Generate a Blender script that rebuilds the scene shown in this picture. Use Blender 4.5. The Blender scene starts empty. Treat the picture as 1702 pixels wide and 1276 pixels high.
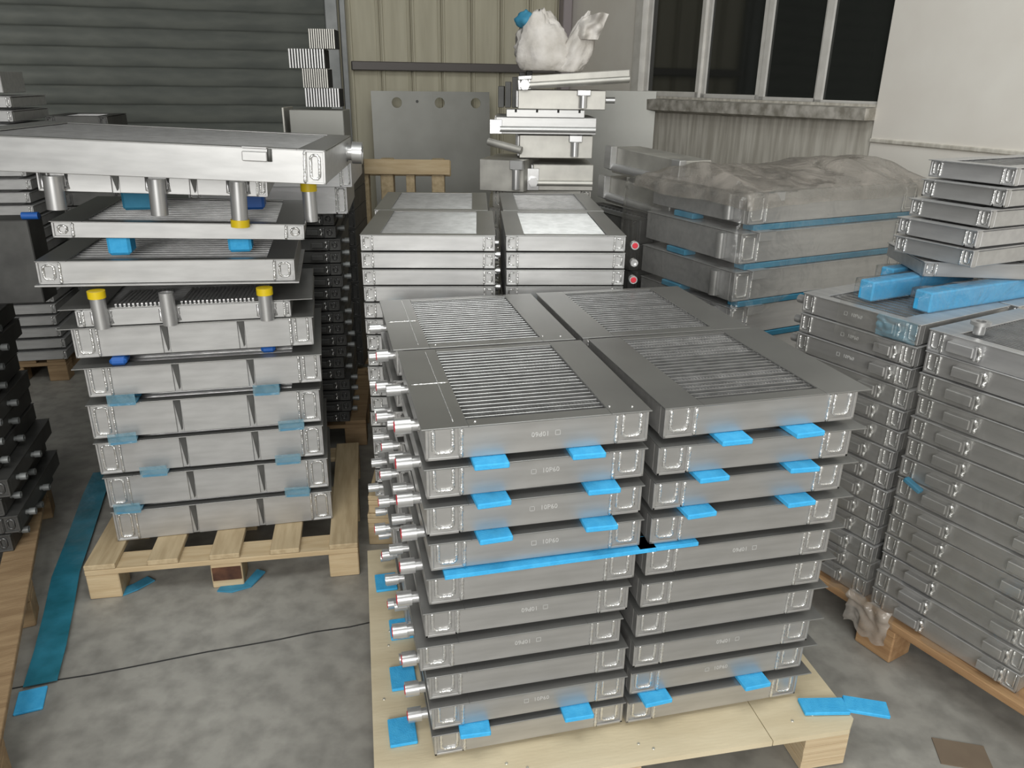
import bpy, math, random
from mathutils import Vector, Matrix, noise
random.seed(7)
sc = bpy.context.scene
PI = math.pi
R = math.radians

# ------------------------------------------------------------ camera, light, exposure
cam_d = bpy.data.cameras.new('camera'); cam = bpy.data.objects.new('camera', cam_d)
sc.collection.objects.link(cam); sc.camera = cam
cam_d.sensor_fit = 'HORIZONTAL'; cam_d.sensor_width = 36.0
cam_d.lens = 36.0*1278/1702; cam_d.clip_start = .05
t, r = R(21.4), R(.8)
Fw = Vector((0, math.cos(t), -math.sin(t))); R0 = Vector((1, 0, 0)); U0 = R0.cross(Fw)
Rv = math.cos(r)*R0 + math.sin(r)*U0; Uv = -math.sin(r)*R0 + math.cos(r)*U0
cam.matrix_world = Matrix(((Rv.x, Uv.x, -Fw.x, 0), (Rv.y, Uv.y, -Fw.y, 0), (Rv.z, Uv.z, -Fw.z, 1.6), (0, 0, 0, 1)))

w = bpy.data.worlds.new('world'); sc.world = w; w.use_nodes = True
w.node_tree.nodes['Background'].inputs[0].default_value = (.97, .98, .96, 1)
w.node_tree.nodes['Background'].inputs[1].default_value = .38

def area(name, loc, target, sx, sy, power, col=(1, 1, 1)):
    l = bpy.data.lights.new(name, 'AREA'); l.shape = 'RECTANGLE'; l.size = sx; l.size_y = sy; l.energy = power; l.color = col
    o = bpy.data.objects.new(name, l); sc.collection.objects.link(o); o.location = loc
    o.rotation_euler = (Vector(target)-Vector(loc)).to_track_quat('-Z', 'Y').to_euler()
    return o
area('doorway_daylight', (-.3, -3.9, 2.5), (-.1, 2.6, 1.0), 3.4, 2.4, 225, (1, .985, .95))
area('overhead_fill', (.6, 1.2, 4.3), (.6, 2.2, 0), 1.6, 2.5, 50, (.97, 1, .97))  # unseen overhead fill, added to brighten the right wall
area('highlight_fill', (-1.2, .2, 4.4), (-.2, 2.0, .6), 1.6, .15, 26, (1, .99, .95))  # unseen small light, added for glints on the weld beads
sc.view_settings.view_transform = 'Standard'; sc.view_settings.look = 'None'
sc.view_settings.gamma = 1; sc.view_settings.use_curve_mapping = False
sc.view_settings.exposure = 0.13

# ------------------------------------------------------------ materials
def mat(name, col, rough=.5, metal=0, noise_amt=0, nscale=8, stretch=(1, 1, 1), col2=None, bump=0, bscale=60, alpha=1, spec=.5, detail=4):
    m = bpy.data.materials.new(name); m.use_nodes = True; nt = m.node_tree; b = nt.nodes['Principled BSDF']
    b.inputs['Base Color'].default_value = (*col, 1); b.inputs['Roughness'].default_value = rough
    b.inputs['Metallic'].default_value = metal; b.inputs['Specular IOR Level'].default_value = spec
    tc = nt.nodes.new('ShaderNodeTexCoord'); mp = nt.nodes.new('ShaderNodeMapping'); mp.inputs['Scale'].default_value = stretch
    nt.links.new(tc.outputs['Object'], mp.inputs[0])
    if col2 is not None:
        n = nt.nodes.new('ShaderNodeTexNoise'); n.inputs['Scale'].default_value = nscale; n.inputs['Detail'].default_value = detail
        nt.links.new(mp.outputs[0], n.inputs[0])
        cr = nt.nodes.new('ShaderNodeValToRGB'); cr.color_ramp.elements[0].position = .35; cr.color_ramp.elements[1].position = .65
        cr.color_ramp.elements[0].color = (*col, 1); cr.color_ramp.elements[1].color = (*col2, 1)
        nt.links.new(n.outputs[0], cr.inputs[0]); nt.links.new(cr.outputs[0], b.inputs['Base Color'])
        if noise_amt:
            mr = nt.nodes.new('ShaderNodeMapRange'); mr.inputs['To Min'].default_value = rough-noise_amt; mr.inputs['To Max'].default_value = rough+noise_amt
            nt.links.new(n.outputs[0], mr.inputs[0]); nt.links.new(mr.outputs[0], b.inputs['Roughness'])
    if bump:
        n2 = nt.nodes.new('ShaderNodeTexNoise'); n2.inputs['Scale'].default_value = bscale; n2.inputs['Detail'].default_value = 3
        bp = nt.nodes.new('ShaderNodeBump'); bp.inputs['Strength'].default_value = bump; bp.inputs['Distance'].default_value = .01
        nt.links.new(mp.outputs[0], n2.inputs[0]); nt.links.new(n2.outputs[0], bp.inputs['Height']); nt.links.new(bp.outputs[0], b.inputs['Normal'])
    if alpha < 1: b.inputs['Alpha'].default_value = alpha
    return m
M = {}
M['alu'] = mat('brushed_aluminium', (.47, .465, .455), .40, .70, .05, 9, (1, 6, 6), (.53, .525, .515))
M['alu_light'] = mat('pale_aluminium', (.46, .46, .457), .40, .65, .05, 9, (1, 5, 5), (.53, .53, .526))
M['alu_mid'] = mat('mid_aluminium', (.50, .50, .505), .42, .65, .06, 9, (1, 5, 5), (.58, .58, .58))
M['alu_dull'] = mat('dull_aluminium', (.44, .43, .40), .45, .6, .08, 12, (1, 1, 1), (.55, .54, .50))
M['alu_dark'] = mat('shaded_dark_metal', (.07, .07, .068), .55, .4, .05, 10, (1, 1, 1), (.11, .11, .105))  # shade of the left-edge and rear stacks is put into this tone
M['header'] = mat('dimmed_header_plate', (.30, .30, .295), .38, .75, .04, 5, (1, 1, 1), (.34, .34, .33))  # top plates darker: dim ceiling reflection put into the colour
M['fin'] = mat('serrated_fins', (.50, .50, .50), .30, .85, .0, 30, (1, 1, 1), (.62, .62, .62))
M['fin_dark'] = mat('core_gap', (.08, .08, .08), .6, .4)
M['weld_dark'] = mat('shaded_weld', (.12, .12, .12), .4, .6)  # weld tone darkened to hold the shade of the dark stacks
M['weld'] = mat('weld_metal', (.80, .80, .79), .2, .85, 0, 40, (1, 1, 1), (.85, .85, .84), bump=.35, bscale=180)
M['pipe'] = mat('turned_port', (.62, .62, .62), .3, .75)
M['red'] = mat('red_plastic', (.62, .03, .05), .4)
M['yellow'] = mat('yellow_plastic', (.75, .55, .01), .4)
M['blue'] = mat('blue_foam', (.055, .42, .80), .75, 0, 0, 60, (1, 1, 1), (.075, .48, .86), bump=.2, bscale=300, spec=.2)
M['blue_dull'] = mat('dusty_blue_foam', (.035, .20, .33), .7, 0, 0, 12, (1, 1, 1), (.06, .27, .42), bump=.1, spec=.3)
M['blue_dark'] = mat('deep_blue_plastic', (.02, .12, .45), .45)
M['blue_film'] = mat('shaded_blue_film', (.02, .16, .22), .3, 0, 0, 9, (1, 1, 1), (.04, .26, .38), bump=.5, bscale=14, alpha=.88)  # floor strip's blue darkened to teal, its shade put into the colour
M['wood'] = mat('pallet_wood', (.48, .36, .21), .75, 0, 0, 5, (1, 9, 9), (.58, .46, .29), bump=.15, bscale=25)
M['wood_v'] = mat('pallet_wood_long', (.42, .32, .19), .75, 0, 0, 5, (9, 1, 9), (.54, .43, .27), bump=.15, bscale=25)
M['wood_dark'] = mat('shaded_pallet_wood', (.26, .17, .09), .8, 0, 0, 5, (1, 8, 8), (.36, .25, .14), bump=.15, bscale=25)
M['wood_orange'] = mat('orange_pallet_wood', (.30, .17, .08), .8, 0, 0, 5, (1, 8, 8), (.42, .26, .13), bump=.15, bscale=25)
M['wood_burnt'] = mat('scorched_wood', (.05, .02, .012), .85, 0, 0, 12, (1, 1, 1), (.16, .07, .035))
M['ply'] = mat('plywood_face', (.62, .53, .36), .6, 0, 0, 4, (1, 5, 1), (.70, .61, .43), bump=.06, bscale=30)
M['lam'] = mat('laminated_block', (.55, .42, .26), .7, 0, 0, 10, (.3, .3, 26), (.70, .57, .38))
M['screw'] = mat('zinc_screw', (.6, .58, .5), .4, .6)
M['white'] = mat('white_window_frame', (.70, .68, .64), .45, 0, 0, 12, (1, 1, 1), (.80, .78, .74))
M['guide'] = mat('grey_painted_steel', (.20, .21, .21), .45, .3, 0, 8, (1, 1, 1), (.26, .27, .27))
M['purlin'] = mat('dark_girt', (.13, .12, .115), .5, .3)
M['post'] = mat('dusty_post', (.36, .32, .33), .6, .1)
M['plate'] = mat('grey_sheet_steel', (.24, .24, .222), .4, .4, .06, 3, (1, 1, 1), (.29, .29, .27))
M['cardboard'] = mat('brown_cardboard', (.16, .12, .085), .9, 0, 0, 8, (1, 1, 1), (.2, .155, .11))
M['sack'] = mat('off_white_woven_sack', (.52, .49, .45), .6, 0, 0, 9, (1, 1, 1), (.68, .65, .62), bump=.5, bscale=22)
M['black'] = mat('black_void', (.01, .01, .01), .8)
M['silver_ink'] = mat('etched_mark', (.68, .68, .67), .35, .3)
M['rubber'] = mat('dark_gap', (.03, .03, .03), .7)

def film_mat(name, col, a_diff, rough=.12, bump=.6, bs=9):
    m = bpy.data.materials.new(name); m.use_nodes = True; nt = m.node_tree; nt.nodes.clear()
    out = nt.nodes.new('ShaderNodeOutputMaterial'); tr = nt.nodes.new('ShaderNodeBsdfTransparent'); tr.inputs[0].default_value = (.93, .93, .92, 1)
    gl = nt.nodes.new('ShaderNodeBsdfGlossy'); gl.inputs['Roughness'].default_value = rough
    df = nt.nodes.new('ShaderNodeBsdfDiffuse'); df.inputs[0].default_value = (*col, 1)
    m1 = nt.nodes.new('ShaderNodeMixShader'); m2 = nt.nodes.new('ShaderNodeMixShader')
    lw = nt.nodes.new('ShaderNodeLayerWeight'); lw.inputs[0].default_value = .5
    pw_ = nt.nodes.new('ShaderNodeMath'); pw_.operation = 'POWER'; pw_.inputs[1].default_value = 3.0
    ma = nt.nodes.new('ShaderNodeMath'); ma.operation = 'MULTIPLY_ADD'; ma.inputs[1].default_value = .45; ma.inputs[2].default_value = .06
    tc = nt.nodes.new('ShaderNodeTexCoord'); n = nt.nodes.new('ShaderNodeTexNoise'); n.inputs['Scale'].default_value = bs; n.inputs['Detail'].default_value = 6; n.inputs['Distortion'].default_value = 1.5
    bp = nt.nodes.new('ShaderNodeBump'); bp.inputs['Strength'].default_value = bump; bp.inputs['Distance'].default_value = .03
    mr = nt.nodes.new('ShaderNodeMapRange'); mr.inputs['From Min'].default_value = .3; mr.inputs['From Max'].default_value = .7
    mr.inputs['To Min'].default_value = a_diff*.5; mr.inputs['To Max'].default_value = a_diff*1.5
    L = nt.links.new
    L(tc.outputs['Object'], n.inputs[0]); L(n.outputs[0], bp.inputs['Height']); L(bp.outputs[0], gl.inputs['Normal']); L(bp.outputs[0], lw.inputs['Normal'])
    L(n.outputs[0], mr.inputs[0]); L(mr.outputs[0], m1.inputs[0]); L(tr.outputs[0], m1.inputs[1]); L(df.outputs[0], m1.inputs[2])
    L(lw.outputs['Facing'], pw_.inputs[0]); L(pw_.outputs[0], ma.inputs[0]); L(ma.outputs[0], m2.inputs[0]); L(m1.outputs[0], m2.inputs[1]); L(gl.outputs[0], m2.inputs[2]); L(m2.outputs[0], out.inputs[0])
    return m
M['film'] = film_mat('clear_stretch_film', (.50, .49, .47), .08, .08, .7, 8)
M['film_dust'] = film_mat('dusty_stretch_film', (.42, .385, .345), .50, .13, .8, 6)
M['film_blue'] = film_mat('blue_tinted_film', (.22, .45, .58), .30)

def glass_mat():
    m = mat('dark_window_glass', (.02, .022, .02), .06, 0, spec=.6); return m
M['glass'] = glass_mat()

def concrete():
    m = bpy.data.materials.new('worn_concrete'); m.use_nodes = True; nt = m.node_tree; b = nt.nodes['Principled BSDF']; L = nt.links.new
    tc = nt.nodes.new('ShaderNodeTexCoord')
    n1 = nt.nodes.new('ShaderNodeTexNoise'); n1.inputs['Scale'].default_value = 1.6; n1.inputs['Detail'].default_value = 8; n1.inputs['Roughness'].default_value = .65
    n2 = nt.nodes.new('ShaderNodeTexNoise'); n2.inputs['Scale'].default_value = 14; n2.inputs['Detail'].default_value = 6
    n3 = nt.nodes.new('ShaderNodeTexVoronoi'); n3.inputs['Scale'].default_value = 3.2
    for n in (n1, n2, n3): L(tc.outputs['Object'], n.inputs[0])
    c1 = nt.nodes.new('ShaderNodeValToRGB'); c1.color_ramp.elements[0].color = (.22, .213, .194, 1); c1.color_ramp.elements[1].color = (.36, .35, .32, 1)
    c1.color_ramp.elements[0].position = .3; c1.color_ramp.elements[1].position = .7
    c2 = nt.nodes.new('ShaderNodeValToRGB'); c2.color_ramp.elements[0].color = (.8, .8, .8, 1); c2.color_ramp.elements[1].color = (1.1, 1.1, 1.1, 1)
    c2.color_ramp.elements[0].position = .35; c2.color_ramp.elements[1].position = .6
    c3 = nt.nodes.new('ShaderNodeValToRGB'); c3.color_ramp.elements[0].color = (.55, .55, .55, 1); c3.color_ramp.elements[1].color = (1, 1, 1, 1)
    c3.color_ramp.elements[0].position = .03; c3.color_ramp.elements[1].position = .09
    x1 = nt.nodes.new('ShaderNodeMixRGB'); x1.blend_type = 'MULTIPLY'; x1.inputs[0].default_value = 1
    x2 = nt.nodes.new('ShaderNodeMixRGB'); x2.blend_type = 'MULTIPLY'; x2.inputs[0].default_value = .5
    L(n1.outputs[0], c1.inputs[0]); L(n2.outputs[0], c2.inputs[0]); L(n3.outputs[0], c3.inputs[0])
    L(c1.outputs[0], x1.inputs[1]); L(c2.outputs[0], x1.inputs[2]); L(x1.outputs[0], x2.inputs[1]); L(c3.outputs[0], x2.inputs[2]); L(x2.outputs[0], b.inputs['Base Color'])
    b.inputs['Roughness'].default_value = .5
    bp = nt.nodes.new('ShaderNodeBump'); bp.inputs['Strength'].default_value = .12; L(n2.outputs[0], bp.inputs['Height']); L(bp.outputs[0], b.inputs['Normal'])
    return m
M['concrete'] = concrete()
def streaky(name, c1, c2, c3, sx=(7, 7, .7)):
    m = mat(name, c1, .75, 0, 0, 3, sx, c2, bump=.05, bscale=20)
    return m
M['plaster'] = streaky('cream_plaster', (.84, .80, .74), (.89, .86, .80), None, (1, 1, 1))
M['plaster_dirty'] = streaky('streaked_plaster', (.50, .47, .41), (.72, .69, .62), None, (10, 10, .9))
M['ledge_dirty'] = mat('dirty_sill', (.28, .26, .22), .8, 0, 0, 14, (1, 1, 1), (.60, .57, .52))
M['panel'] = streaky('beige_sheet_panel', (.50, .47, .36), (.58, .55, .43), None, (5, 5, .5))
M['panel_pale'] = streaky('pale_sheet_panel', (.45, .42, .36), (.52, .49, .43), None, (5, 5, .5))
M['shutter'] = mat('green_grey_shutter', (.19, .205, .19), .5, .15, .05, 3, (1, 1, 4), (.25, .265, .24))

# ------------------------------------------------------------ mesh builder
class MB:
    def __init__(s): s.v = []; s.f = []; s.sm = []
    def add(s, vs, fs, smooth=False, mtx=None):
        o = len(s.v)
        s.v += [tuple(mtx @ Vector(p)) if mtx else tuple(p) for p in vs]
        s.f += [tuple(i+o for i in f) for f in fs]; s.sm += [smooth]*len(fs); return s
    def box(s, x0, x1, y0, y1, z0, z1, c=0, mtx=None):
        if c <= 0:
            vs = [(x, y, z) for z in (z0, z1) for y in (y0, y1) for x in (x0, x1)]
            return s.add(vs, [(0, 2, 3, 1), (4, 5, 7, 6), (0, 1, 5, 4), (2, 6, 7, 3), (0, 4, 6, 2), (1, 3, 7, 5)], mtx=mtx)
        vs = []; idx = {}
        X = (x0, x1); Y = (y0, y1); Z = (z0, z1)
        for i in (0, 1):
            for j in (0, 1):
                for k in (0, 1):
                    p = [X[i], Y[j], Z[k]]; d = [c*(1-2*i), c*(1-2*j), c*(1-2*k)]
                    for a in range(3):
                        q = [p[b]+(d[b] if b != a else 0) for b in range(3)]
                        idx[(i, j, k, a)] = len(vs); vs.append(q)
        fs = []
        g = lambda i, j, k, a: idx[(i, j, k, a)]
        for e in (0, 1):
            q = [g(e, 0, 0, 0), g(e, 1, 0, 0), g(e, 1, 1, 0), g(e, 0, 1, 0)]; fs.append(q if e else q[::-1])
            q = [g(0, e, 0, 1), g(1, e, 0, 1), g(1, e, 1, 1), g(0, e, 1, 1)]; fs.append(q[::-1] if e else q)
            q = [g(0, 0, e, 2), g(1, 0, e, 2), g(1, 1, e, 2), g(0, 1, e, 2)]; fs.append(q if e else q[::-1])
        for a_ in (0, 1):
            for b_ in (0, 1):
                fs.append([g(0, a_, b_, 1), g(1, a_, b_, 1), g(1, a_, b_, 2), g(0, a_, b_, 2)])
                fs.append([g(a_, 0, b_, 0), g(a_, 1, b_, 0), g(a_, 1, b_, 2), g(a_, 0, b_, 2)])
                fs.append([g(a_, b_, 0, 0), g(a_, b_, 1, 0), g(a_, b_, 1, 1), g(a_, b_, 0, 1)])
        for i in (0, 1):
            for j in (0, 1):
                for k in (0, 1): fs.append([g(i, j, k, 0), g(i, j, k, 1), g(i, j, k, 2)])
        return s.add(vs, fs, mtx=mtx)
    def cyl(s, p0, p1, r0, r1=None, n=14, caps=True, bore=0):
        p0 = Vector(p0); p1 = Vector(p1); r1 = r0 if r1 is None else r1
        q = (p1-p0).to_track_quat('Z', 'Y'); a = q @ Vector((1, 0, 0)); b = q @ Vector((0, 1, 0)); vs = []
        for p, rr in ((p0, r0), (p1, r1)):
            for i in range(n): th = 2*PI*i/n; vs.append(p+a*rr*math.cos(th)+b*rr*math.sin(th))
        s.add(vs, [(i, (i+1) % n, n+(i+1) % n, n+i) for i in range(n)], True)
        if bore:
            d = (p1-p0).normalized()*bore*1.2; vs = []
            for p, rr in ((p1, r1), (p1, bore), (p1-d, bore)):
                for i in range(n): th = 2*PI*i/n; vs.append(p+a*rr*math.cos(th)+b*rr*math.sin(th))
            s.add(vs, [(k*n+i, k*n+(i+1) % n, (k+1)*n+(i+1) % n, (k+1)*n+i) for k in (0, 1) for i in range(n)]+[tuple(range(2*n, 3*n))])
            s.add([p0+a*r0*math.cos(2*PI*i/n)+b*r0*math.sin(2*PI*i/n) for i in range(n)], [tuple(range(n))[::-1]])
        elif caps: s.add(vs, [tuple(range(n))[::-1], tuple(range(n, 2*n))])
        return s
    def tube(s, pts, rad, n=6, lump=0, step=None):
        P = [Vector(p) for p in pts]
        if step:
            Q = [P[0]]
            for a, b in zip(P, P[1:]):
                k = max(1, int((b-a).length/step))
                for i in range(1, k+1): Q.append(a.lerp(b, i/k))
            P = Q
        vs = []; up = Vector((.31, .17, .93))
        for i, p in enumerate(P):
            d = (P[min(i+1, len(P)-1)]-P[max(i-1, 0)]).normalized()
            a = d.cross(up).normalized(); b = d.cross(a)
            rr = rad*(1+lump*(1 if i % 2 else -1)*(.6+.4*math.sin(i*2.3)))
            for j in range(n): th = 2*PI*j/n; vs.append(p+(a*math.cos(th)+b*math.sin(th))*rr)
        m = len(P)
        fs = [(i*n+j, i*n+(j+1) % n, (i+1)*n+(j+1) % n, (i+1)*n+j) for i in range(m-1) for j in range(n)]
        fs += [tuple(range(n))[::-1], tuple(range((m-1)*n, m*n))]
        return s.add(vs, fs, True)
    def prism(s, poly, y0, y1, mtx=None):       # polygon in XZ, extruded along Y
        n = len(poly); vs = [(x, y0, z) for x, z in poly]+[(x, y1, z) for x, z in poly]
        return s.add(vs, [(i, (i+1) % n, n+(i+1) % n, n+i) for i in range(n)]+[tuple(range(n))[::-1], tuple(range(n, 2*n))], mtx=mtx)
    def mesh(s, name, m):
        me = bpy.data.meshes.new(name); me.from_pydata(s.v, [], s.f); me.update()
        me.polygons.foreach_set('use_smooth', s.sm); me.materials.append(M[m] if isinstance(m, str) else m)
        return me

def link(name, me, parent=None, loc=(0, 0, 0), rot=(0, 0, 0)):
    o = bpy.data.objects.new(name, me); sc.collection.objects.link(o); o.location = loc; o.rotation_euler = rot
    if parent: o.parent = parent
    return o
def tag(o, label=None, cat=None, group=None, kind=None):
    if label: o['label'] = label
    if cat: o['category'] = cat
    if group: o['group'] = group
    if kind: o['kind'] = kind
    return o
def empty(name, label, cat, loc=(0, 0, 0), rot=(0, 0, 0), group=None):
    o = link(name, None, None, loc, rot); o.empty_display_size = .05; return tag(o, label, cat, group)
def struct(name, mb, m): return tag(link(name, mb.mesh(name, m)), kind='structure')

# a kit is a list of (part name, mesh, index of its parent part or -1, label); parts of copies share the meshes
def instance(kit, name, label, cat, loc, yaw, group, tilt=(0, 0)):
    root = empty(name, label, cat, loc, (tilt[0], tilt[1], yaw), group); made = []
    for pn, me, par, lab in kit:
        o = link(pn, me, made[par] if par >= 0 else root)
        if lab: o['label'] = lab
        made.append(o)
    return root

# ------------------------------------------------------------ cooler kit
def cap_parts(k, x0, x1, h, side, style, y=0, z0=0, wm='weld', bm='alu'):
    if bm == 'alu_dark': wm = 'weld_dark'
    # recessed welded end panel at a front corner
    e = MB(); rim = .006
    e.box(x0, x1, y+.004, y+.02, z0, h)
    e.box(x0, x1, y-.001, y+.006, z0, z0+rim, .001); e.box(x0, x1, y-.001, y+.006, h-rim*.7, h, .001)
    e.box(x0, x0+rim, y-.001, y+.006, z0, h, .001); e.box(x1-rim, x1, y-.001, y+.006, z0, h, .001)
    k.append(('end_cap', e.mesh('end_cap', bm), -1, None)); ci = len(k)-1
    b = MB(); a0, a1, b0, b1 = x0+.016, x1-.016, z0+.014, h-.012; q = .006; yy = y+.003
    if x1-x0 < .05: a0, a1, b0, b1, q = x0+.010, x1-.010, z0+.010, h-.009, .004
    if style == 'u': pts = [(a0, yy, h-.006), (a0, yy, b0+q), (a0+q, yy, b0), (a1-q, yy, b0), (a1, yy, b0+q), (a1, yy, h-.006)]
    elif style == 'rect': pts = [(a0+q, yy, b1), (a0, yy, b1-q), (a0, yy, b0+q), (a0+q, yy, b0), (a1-q, yy, b0), (a1, yy, b0+q), (a1, yy, b1-q), (a1-q, yy, b1), (a0+q, yy, b1)]
    else:
        s0, s1 = (a0, a1) if side < 0 else (a1, a0); qq = q if side < 0 else -q
        pts = [(s1, yy, b1), (s0+qq, yy, b1), (s0, yy, b1-q), (s0, yy, b0+q), (s0+qq, yy, b0), (s1, yy, b0)]
    b.tube(pts, .0040 if x1-x0 > .05 else .0028, 6, .12, .008)
    xi = x1 if side < 0 else x0
    b.tube([(xi, y-.001, z0+.003), (xi+.001, y-.001, h-.004)], .0038 if x1-x0 > .05 else .003, 6, .28, .005)
    k.append(('weld_bead', b.mesh('weld_bead', wm), ci, None))

def fin_core(k, x0, x1, y0, y1, zt, zb, pitch, fine, along='x'):
    t_ = MB(); n = int((y1-y0)/pitch); p = (y1-y0)/n
    base = MB().box(x0, x1, y0, y1, zb, zt-.02); k.append(('core_block', base.mesh('core_block', 'fin_dark'), -1, None))
    for i in range(n+1):
        y = y0+i*p; t_.box(x0, x1, y-.0017, y+.0017, zt-.022, zt-.0015, .0006)
    k.append(('tube_row', t_.mesh('tube_row', 'fin'), -1, None)); k_stuff.add(t_)
    if fine:
        z = MB(); tp = .0078; m = int((x1-x0)/tp)
        for i in range(n):
            ya, yb = y0+i*p+.002, y0+(i+1)*p-.002; hi = zt-.0042-.0055*random.random(); vs = []; ph = random.random()*.003
            for j in range(m*2+1):
                x = min(x1, x0+j*tp/2+ph); zz = hi if j % 2 else hi-.013
                vs += [(x, ya, zz), (x, yb, zz)]
            z.add(vs, [(2*j, 2*j+2, 2*j+3, 2*j+1) for j in range(m*2)])
        k.append(('fins', z.mesh('fins', 'fin'), -1, None))
k_stuff = set()

def text_mesh(txt, size, m='silver_ink'):
    c = bpy.data.curves.new('mark', 'FONT'); c.body = txt; c.size = size; c.extrude = .0003; c.align_x = 'CENTER'; c.align_y = 'CENTER'; c.resolution_u = 2
    o = bpy.data.objects.new('tmp', c); sc.collection.objects.link(o)
    me = bpy.data.meshes.new_from_object(o.evaluated_get(bpy.context.evaluated_depsgraph_get())); bpy.data.objects.remove(o)
    me.transform(Matrix.Rotation(PI/2, 4, 'X')); me.materials.clear(); me.materials.append(M[m]); return me

def cooler(w, d, h, bm='alu', hw=.08, capw=.07, cap='u', fine=False, flange=(.004, .004, .006, .0), pitch=.0188, hm='header',
           notches=(), ports=(), mark=None, simple=False, seam=False, vports=(), brackets=()):
    """flange = overhang left, right, front, back.  ports: (v, radius, length, cap colour, side)"""
    k = []; f = MB()
    f.box(0, hw, .02, d, 0, h-.003, .002); k.append(('side_tank', f.mesh('side_tank', bm), -1, None))
    f = MB(); f.box(w-hw, w, .02, d, 0, h-.003, .002); k.append(('side_tank', f.mesh('side_tank', bm), -1, None))
    f = MB(); x = capw; cuts = sorted(notches)
    for c in list(cuts)+[None]:
        xe = w-capw if c is None else c-.008
        f.box(x, xe, 0, .022, 0, h, .0015)
        if c is not None:
            f.box(xe, c+.012, .012, .022, 0, h); x = c+.012
    f.box(hw, w-hw, .005, .03, 0, h-.004)
    k.append(('front_bar', f.mesh('front_bar', bm), -1, None)); fb = len(k)-1
    f = MB(); f.box(hw, w-hw, d-.022, d, 0, h-.002, .0015); k.append(('back_bar', f.mesh('back_bar', bm), -1, None))
    if notches:
        for c in cuts:
            g = MB().prism([(c-.008, h-.002), (c+.012, h-.002), (c+.008, .012), (c+.004, .006)], .0, .0125)
            k.append(('notch', g.mesh('notch', 'alu_dark'), fb, 'dark tapered slot in the front plate'))
    cap_parts(k, 0, capw, h, -1, cap, bm=bm); cap_parts(k, w-capw, w, h, 1, cap, bm=bm)
    L, Rr, Fr, Bk = flange
    g = MB(); ft = .003
    g.box(-L, hw+.004, -Fr, d+Bk, h-.001, h-.001+ft, .0008); g.box(w-hw-.004, w+Rr, -Fr, d+Bk, h-.001, h-.001+ft, .0008)
    g.box(hw+.004, w-hw-.004, -Fr, .026, h-.001, h-.001+ft, .0008); g.box(hw+.004, w-hw-.004, d-.024, d+Bk, h-.001, h-.001+ft, .0008)
    k.append(('top_flange', g.mesh('top_flange', hm), -1, None)); tf = len(k)-1
    if seam:
        s_ = MB().tube([(0, d*.5, h+.002), (hw, d*.5, h+.002)], .0016, 5, .3, .006); k.append(('weld_seam', s_.mesh('weld_seam', 'weld'), tf, None))
        s_ = MB().tube([(hw*.72, .02, h+.002), (hw*.72, d-.02, h+.002)], .0013, 5, .1, .02); k.append(('weld_seam', s_.mesh('weld_seam', 'weld'), tf, None))
        for q in ((.1, .012), (w-.03, .02), (w-hw+.004, .03)):
            s_ = MB().cyl((q[0], q[1], h), (q[0], q[1], h+.004), .0035, .002, 8); k.append(('weld_dot', s_.mesh('weld_dot', 'weld'), tf, None))
    if simple:
        c_ = MB(); c_.box(hw, w-hw, .024, d-.02, .002, h-.012)
        n = 14
        for i in range(n): y = .03+(d-.06)*i/(n-1); c_.box(hw, w-hw, y-.003, y+.003, h-.012, h-.003)
        k.append(('fin_core', c_.mesh('fin_core', 'fin'), -1, None))
    else: fin_core(k, hw-.001, w-hw+.001, .027, d-.022, h-.001, .002, pitch, fine)
    for (v, rad, ln, col, side) in ports:
        p = MB(); z = h*.5; x0_, x1_ = (0, -ln) if side < 0 else (w, w+ln)
        if side in (-1, 1):
            a, b = (x0_, v, z), (x1_, v, z); dx = Vector((side, 0, 0))
        else: a, b = (v, 0, z), (v, -ln, z); dx = Vector((0, -1, 0))
        a = Vector(a); b = Vector(b)
        p.cyl(a-dx*.004, a+dx*ln*.35, rad*.72, rad*.72, 16, False); p.cyl(a+dx*ln*.35, b, rad, rad, 18, True, 0 if col else rad*.62)
        p.tube([a+Vector((0, 0, rad*.8)), a+Vector((0, -rad*.8, 0)) if side in (-1, 1) else a+Vector((rad*.8, 0, 0)), a-Vector((0, 0, rad*.8))], .003, 5, .2)
        k.append(('port', p.mesh('port', 'guide' if bm == 'alu_dark' else 'pipe'), -1, None)); pi_ = len(k)-1  # darker port tone carries the shade of the dark stacks
        if col:
            c_ = MB(); c_.cyl(b-dx*.001, b+dx*.0015, rad*.72 if side in (-1, 1) else rad*.82, rad*.6, 14); k.append(('port_cap', c_.mesh('port_cap', col), pi_, col+' plastic port cap'))
    for (px, py, rad, z0, z1, col) in vports:       # ports standing up or hanging down
        p = MB(); up = 1 if z1 > z0 else -1
        p.cyl((px, py, z0), (px, py, z1), rad, rad, 18, True, 0 if col else rad*.75)
        p.tube([(px-rad*1.2, py+.012, h*.9), (px-rad*1.25, py+.012, h*.2), (px, py+.014, .004), (px+rad*1.25, py+.012, h*.2), (px+rad*1.2, py+.012, h*.9)], .005, 6, .08)
        k.append(('pipe_stub', p.mesh('pipe_stub', 'pipe'), -1, None)); pi_ = len(k)-1
        if col:
            c_ = MB(); c_.cyl((px, py, z1-up*.016), (px, py, z1+up*.006), rad*1.14, rad*1.14, 18)
            k.append(('pipe_cap', c_.mesh('pipe_cap', col), pi_, col+' plastic pipe cap'))
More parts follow.
